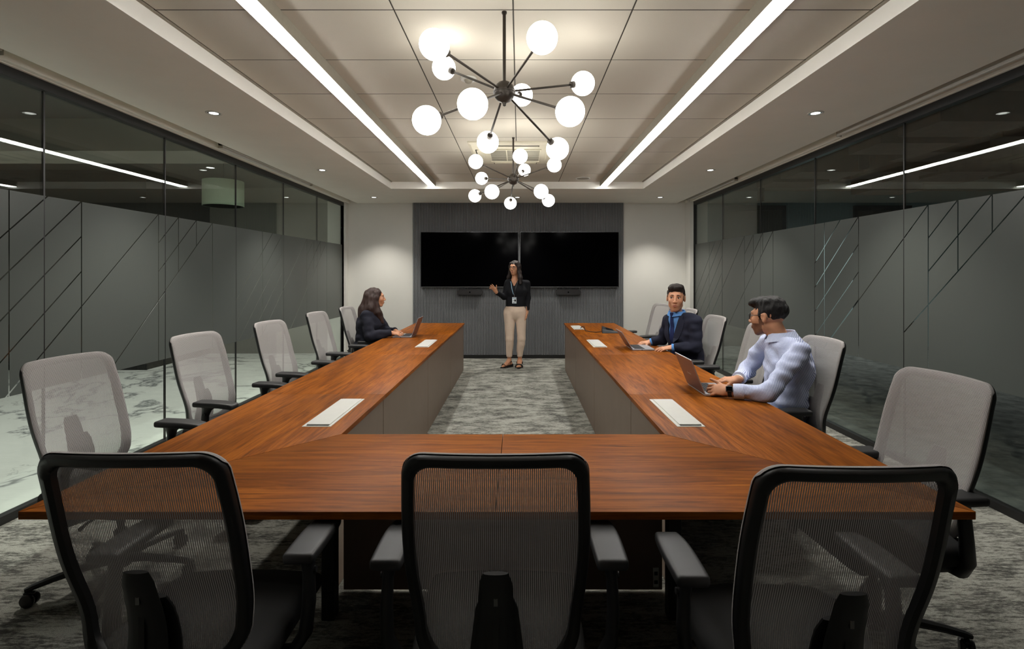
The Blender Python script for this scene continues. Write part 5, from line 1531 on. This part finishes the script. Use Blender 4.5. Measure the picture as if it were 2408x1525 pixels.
for s, off in (('l', 0.030), ('r', 0.012)):
    d = J['w' + s] - J['e' + s]; d /= np.linalg.norm(d); c0 = J['w' + s] - d * off
    tube_ob('shirt_cuff', [c0 - d * 0.055, c0 - d * 0.02, c0 + d * 0.002], [0.0455, 0.0465, 0.0455], 'cloth_stripe_pale', W3, 20)
# watch on the near wrist, white band on the far one
d = J['wl'] - J['el']; d /= np.linalg.norm(d); wn = A3(-0.25, -0.78, 0.58); wn -= d * (d @ wn); wn /= np.linalg.norm(wn); wt = np.cross(d, wn)
c0 = J['wl'] - d * 0.006
pts = [c0 + wn * 0.0285 * math.cos(q) + wt * 0.034 * math.sin(q) for q in np.linspace(0, 2 * PI, 25)[:-1]]
wb_ = tube_ob('watch', pts, 0.0115, 'rubber', W3, 8, True, rx=0.0022, up=tuple(d))
RW = np.stack([wt, wn, d], 1)
wc_ = box('watch_case', -0.017, 0.017, 0.026, 0.0385, -0.0205, 0.0205, 'phone_dark', wb_, 0.005, 3); put_local(wc_, RW, c0)
ws_ = box('watch_screen', -0.0135, 0.0135, 0.0382, 0.0392, -0.0165, 0.0165, 'screen_black', wb_, 0.0004, 1); put_local(ws_, RW, c0)
d = J['wr'] - J['er']; d /= np.linalg.norm(d); q1 = np.cross(d, A3(0, 0, 1)); q1 /= np.linalg.norm(q1); q2 = np.cross(d, q1)
c0 = J['wr'] + d * 0.004
tube_ob('wrist_band', [c0 + q1 * 0.0315 * math.cos(q) + q2 * 0.0285 * math.sin(q) for q in np.linspace(0, 2 * PI, 25)[:-1]], 0.0055, 'band_white', W3, 8, True, rx=0.002, up=tuple(d))
F = Field(A3(-0.62, -0.42, 0.06), A3(0.26, 0.44, 0.66), 0.008)
F.cone(J['pelvis'] + A3(0, 0, 0.07), J['pelvis'], 0.117, 0.125, 0.03, (xT, 1.4)); [leg_sdf(F, J, s, (0.094, 0.076, 0.058)) for s in 'rl']
F.func(A3(-0.7, -0.5, 0.55), A3(0.3, 0.5, 0.7), lambda u: 0.60 - u[..., 2], 0.0)
tr3, TV, _ = finish('trousers', F, ['cloth_jeans'], W3, 0.006, (9, 9, 9), 4.0)
pts = [J['pelvis'] + RT @ A3(0.181 * math.cos(q), 0.133 * math.sin(q), 0.058) for q in np.linspace(0, 2 * PI, 41)[:-1]]
tube_ob('belt', pts, 0.017, 'leather_black', tr3, 8, True, rx=0.003, up=(0, 0, 1))
shoes(W3, J, (-1, 0, 0))
short_hair(W3, RH, HC, SH, 'hair_black', [((0.0, 0.048, 0.090), (0.062, 0.050, 0.030)), ((0.0, 0.082, 0.082), (0.050, 0.028, 0.020)), ((0, -0.02, 0.096), (0.066, 0.072, 0.028))], amp=0.007)

# ---------------------------------------------------------------- seated woman
root = (-1.80, 6.10, 0.0)
W4 = empty('person', root); tag(W4, 'seated person with long dark brown hair and charcoal blazer, hands together at a laptop', 'person')
J = joints(root, dict(head=('px', 883.5, 698.5, 6.12), neck=(-1.765, 6.13, 1.030), sr=(-1.785, 5.955, 0.978), sl=(-1.775, 6.315, 0.978),
    chest=(-1.79, 6.13, 0.885), waist=(-1.80, 6.13, 0.69), pelvis=(-1.83, 6.13, 0.53),
    er=(-1.72, 5.875, 0.755), wr=(-1.495, 5.985, 0.775), el=(-1.68, 6.40, 0.755), wl=(-1.495, 6.17, 0.775),
    hr=(-1.80, 6.03, 0.53), hl=(-1.80, 6.23, 0.53), kr=(-1.40, 6.00, 0.53), kl=(-1.40, 6.26, 0.53), ar=(-1.38, 6.00, 0.09), al=(-1.38, 6.26, 0.09)))
RT = face_frame((0.98, 0.12, 0)); RH = face_frame((0.92, 0.38, -0.02)); SH = 0.98; HC = J['head']; xT = RT[:, 0]
lo, hi = A3(-0.36, -0.46, -0.005), A3(0.62, 0.46, 1.34)
F = Field(lo, hi, 0.004)
F.cone(J['neck'] + A3(0, 0, -0.03), HC + A3(-0.022, -0.01, -0.06), 0.052, 0.050, 0.03)
torso_sdf(F, J, xT, -0.014); [arm_sdf(F, J, s, (0.038, 0.033, 0.033, 0.024)) for s in 'rl']; [leg_sdf(F, J, s, (0.072, 0.055, 0.040)) for s in 'rl']
for s in 'rl': F.cone(J['a' + s] + A3(0, 0, -0.05), J['a' + s] + A3(0.14, 0, -0.06), 0.033, 0.026, 0.02)
F.frame(RH, HC, SH); head_sdf(F, True); F.frame()
hand_sdf(F, J['wr'], (0.96, 0.10, -0.16), (0.1, -0.35, 1), -1, (0.75, 0.8, 0.85, 0.9), 0.03, 0.95, (0.75, 0.6, 0.1), thumb_bend=0.4)
hand_sdf(F, J['wl'], (0.90, -0.40, -0.12), (0.1, 0.2, 1), 1, (0.7, 0.75, 0.8, 0.85), 0.03, 0.95, (0.75, 0.6, -0.1), thumb_bend=0.4)
finish('body', F, ['skin', 'lips', 'stubble'], W4, midx=lambda V, Q: body_mats(V, Q, RH, HC, SH))
face_details(W4, RH, HC, SH, 'hair_dark', (0, 0))
F = Field(A3(-0.36, -0.46, 0.47), A3(0.42, 0.46, 1.14), 0.006)
torso_sdf(F, J, xT, 0.022, wc=1.34, rc=0.122, rw=0.124, rp=0.132, sh=0.054)
for s in (-1, 1): F.ell(J['chest'] + RT @ A3(s * 0.075, 0.085, 0.0), (0.075, 0.07, 0.075), 0.05)
for s in 'rl': arm_sdf(F, J, s, (0.066, 0.060, 0.056, 0.042), 0.025)
F.cone(J['pelvis'] + A3(0, 0, 0.03), J['pelvis'] + A3(0, 0, -0.03), 0.145, 0.15, 0.04, (xT, 1.3))
F.frame(RT, J['neck'])
F.func(lo, hi, lambda u: np.maximum(np.abs(u[..., 0]) - np.clip((u[..., 2] + 0.20) * 0.30, 0, 0.1), np.maximum(-u[..., 1] + 0.02, -(u[..., 2] + 0.20))), 0.004)
F.frame()
F.cone(J['neck'] + RT @ A3(0, 0.01, -0.03), J['neck'] + RT @ A3(0, 0.0, 0.10), 0.060, 0.058, 0.006, None, 'cut')
for s in 'rl':
    d = J['w' + s] - J['e' + s]; d /= np.linalg.norm(d); c0 = J['w' + s] - d * 0.004
    F.func(c0 - 0.10, c0 + 0.10, lambda u, d=d, c0=c0: np.where(np.linalg.norm(u - c0, axis=-1) < 0.095, -((u - c0) @ d), 0.05), 0.0)
bz, JV, _ = finish('blazer', F, ['cloth_charcoal'], W4, 0.012, (12, 12, 18), 11.0)
F = Field(A3(-0.36, -0.42, 0.06), A3(0.62, 0.44, 0.62), 0.008)
F.cone(J['pelvis'] + A3(0, 0, 0.04), J['pelvis'], 0.115, 0.125, 0.03, (xT, 1.4)); [leg_sdf(F, J, s, (0.094, 0.076, 0.056)) for s in 'rl']
finish('trousers', F, ['cloth_black'], W4, 0.006, (9, 9, 9), 4.0)
shoes(W4, J, (1, 0, 0))
F = Field(HC + A3(-0.34, -0.28, -0.48), HC + A3(0.26, 0.28, 0.17), 0.005)
F.frame(RH, HC, SH)
F.ell((0, -0.026, 0.038), (0.083, 0.099, 0.081), 0.01)
F.cone((0, -0.08, 0.0), (0.0, -0.125, -0.18), 0.066, 0.074, 0.05, ((1, 0, 0), 1.35))
F.cone((0, -0.125, -0.16), (0.01, -0.165, -0.37), 0.070, 0.040, 0.04, ((1, 0, 0), 1.5))
F.chain([(0.060, 0.02, 0.065), (0.080, -0.012, 0.0), (0.090, -0.020, -0.09), (0.108, 0.012, -0.18), (0.105, 0.070, -0.30)], [0.024, 0.028, 0.034, 0.036, 0.018], 0.025, ((0, 1, 0), 1.3))
F.chain([(0.085, -0.055, -0.02), (0.115, -0.07, -0.13), (0.125, -0.09, -0.27)], [0.034, 0.042, 0.028], 0.03)
F.chain([(-0.060, 0.02, 0.065), (-0.080, 0.0, 0.0), (-0.090, 0.0, -0.09), (-0.100, 0.03, -0.19), (-0.10, 0.070, -0.28)], [0.024, 0.028, 0.034, 0.034, 0.018], 0.025, ((0, 1, 0), 1.3))
F.ell((0, 0.104, -0.040), (0.084, 0.078, 0.098), 0.012, 'cut')
F.frame()
finish('hair', F, ['hair_brown'], W4, 0.009, (40, 40, 9), 4.0, 1)

# ================================================================ things on the table
def laptop(hx, y0, y1, side, tilt, lid_h, depth, lidmat, label, mark=False):
    """hinge at x = hx along y0..y1; side +1: keyboard towards +x"""
    T = empty('laptop', (hx, (y0 + y1) / 2, TT)); tag(T, label, 'laptop', 'open laptops on the table')
    w2 = (y1 - y0) / 2
    a, b = sorted((0.0, side * depth))
    B = box('base', a, b, -w2, w2, 0.002, 0.016, 'laptop_silver', T, 0.004, 2)
    k0, k1 = sorted((side * 0.025, side * 0.125))
    box('keyboard_well', k0, k1, -w2 + 0.015, w2 - 0.015, 0.0158, 0.0166, 'laptop_key', B)
    nk = 12
    for r in range(5):
        for c in range(nk):
            y = -w2 + 0.018 + (2 * w2 - 0.036) * c / nk; wk = (2 * w2 - 0.036) / nk - 0.003
            x0, x1 = sorted((side * (0.028 + 0.019 * r), side * (0.028 + 0.019 * r + 0.016)))
            if r == 0 and c == 0:
                kme = None
            box('key', x0, x1, y, y + wk, 0.0164, 0.0185, 'laptop_key', B)
    t0, t1 = sorted((side * 0.140, side * (depth - 0.012)))
    box('touchpad', t0, t1, -0.055, 0.055, 0.0157, 0.0165, 'laptop_lid' if False else 'laptop_silver', B)
    for yy in (-w2 + 0.05, -w2 + 0.08): box('port', min(a, b) + depth * 0.4, min(a, b) + depth * 0.46, -w2 - 0.0006, -w2 + 0.004, 0.006, 0.011, 'rubber', B)
    L = box('lid', -0.0045, 0.0, -w2, w2, 0.0, lid_h, lidmat, T, 0.002, 1)
    s_ = box('screen', -0.0002, 0.0012, -w2 + 0.008, w2 - 0.008, 0.012, lid_h - 0.008, 'screen_black', L)
    r_ = box('rim', -0.0046, 0.0006, -w2, w2, lid_h - 0.004, lid_h + 0.0006, 'laptop_silver', L)
    e_ = box('rim', -0.0046, 0.0006, -w2 - 0.0006, -w2 + 0.0024, 0.0, lid_h, 'laptop_silver', L)
    objs = [L, s_, r_, e_]
    if mark:
        for i in range(5): objs.append(box('lid_mark', -0.0053, -0.0044, 0.03 - 0.014 * i - 0.005, 0.03 - 0.014 * i + 0.004, 0.10, 0.10 + (0.012, 0.008, 0.008, 0.010, 0.008)[i], 'laptop_silver', L))
    hg = tube_ob('hinge', [(0.003 * side, -w2 + 0.03, 0.015), (0.003 * side, w2 - 0.03, 0.015)], 0.005, 'laptop_key', T, 10)
    M = Matrix.Translation((0, 0, 0.016)) @ Matrix.Rotation(-side * tilt, 4, 'Y') @ Matrix.Diagonal((side, 1, 1, 1))
    for o in objs:
        o.data.transform(M)
        if side < 0: o.data.flip_normals()
    return T
laptop(1.136, 3.115, 3.44, 1, math.radians(22), 0.222, 0.225, 'laptop_lid', 'open laptop with brown-grey lid before the person in the striped shirt', True)
laptop(1.105, 4.97, 5.29, 1, math.radians(32), 0.195, 0.215, 'laptop_lid', 'open laptop before the person in the dark suit')
laptop(-1.262, 5.965, 6.28, -1, math.radians(20), 0.225, 0.222, 'laptop_lid', 'open laptop before the long-haired person')
# conference phone: dark wedge with a cable to the power box
CP = empty('conference_phone', (1.13, 6.50, TT)); tag(CP, 'dark grey wedge-shaped conference phone on the table beyond the suited person', 'phone')
vs = [(-0.09, -0.10, 0.0), (0.16, -0.09, 0.0), (0.13, 0.10, 0.0), (-0.06, 0.16, 0.0), (-0.085, -0.085, 0.055), (0.15, -0.08, 0.012), (0.115, 0.08, 0.014), (-0.055, 0.14, 0.075)]
fs = [(3, 2, 1, 0), (4, 5, 6, 7), (0, 1, 5, 4), (1, 2, 6, 5), (2, 3, 7, 6), (3, 0, 4, 7)]
me = me_from('body', vs, fs); bm = bmesh.new(); bm.from_mesh(me); bmesh.ops.recalc_face_normals(bm, faces=bm.faces); bmesh.ops.bevel(bm, geom=list(bm.edges), offset=0.008, segments=3, profile=0.6, affect='EDGES'); bm.to_mesh(me); bm.free(); smooth(me, 40)
ob('body', me, 'phone_dark', CP)
sc_ = box('screen', -0.045, 0.05, -0.05, 0.05, -0.001, 0.001, 'screen_black', CP)
sc_.data.transform(Matrix.Translation((0.02, 0.01, 0.0465)) @ Matrix.Rotation(math.radians(14.5), 4, 'Y') @ Matrix.Rotation(math.radians(3.6), 4, 'X'))
tube_ob('cable', [(-0.085, -0.01, 0.012), (-0.15, 0.0, 0.006), (-0.22, 0.03, 0.006), (-0.27, 0.12, 0.010), (-0.275, 0.20, 0.03), (-0.27, 0.27, 0.045), (-0.285, 0.36, 0.04), (-0.30, 0.40, 0.012)], 0.0045, 'rubber', CP, 8)
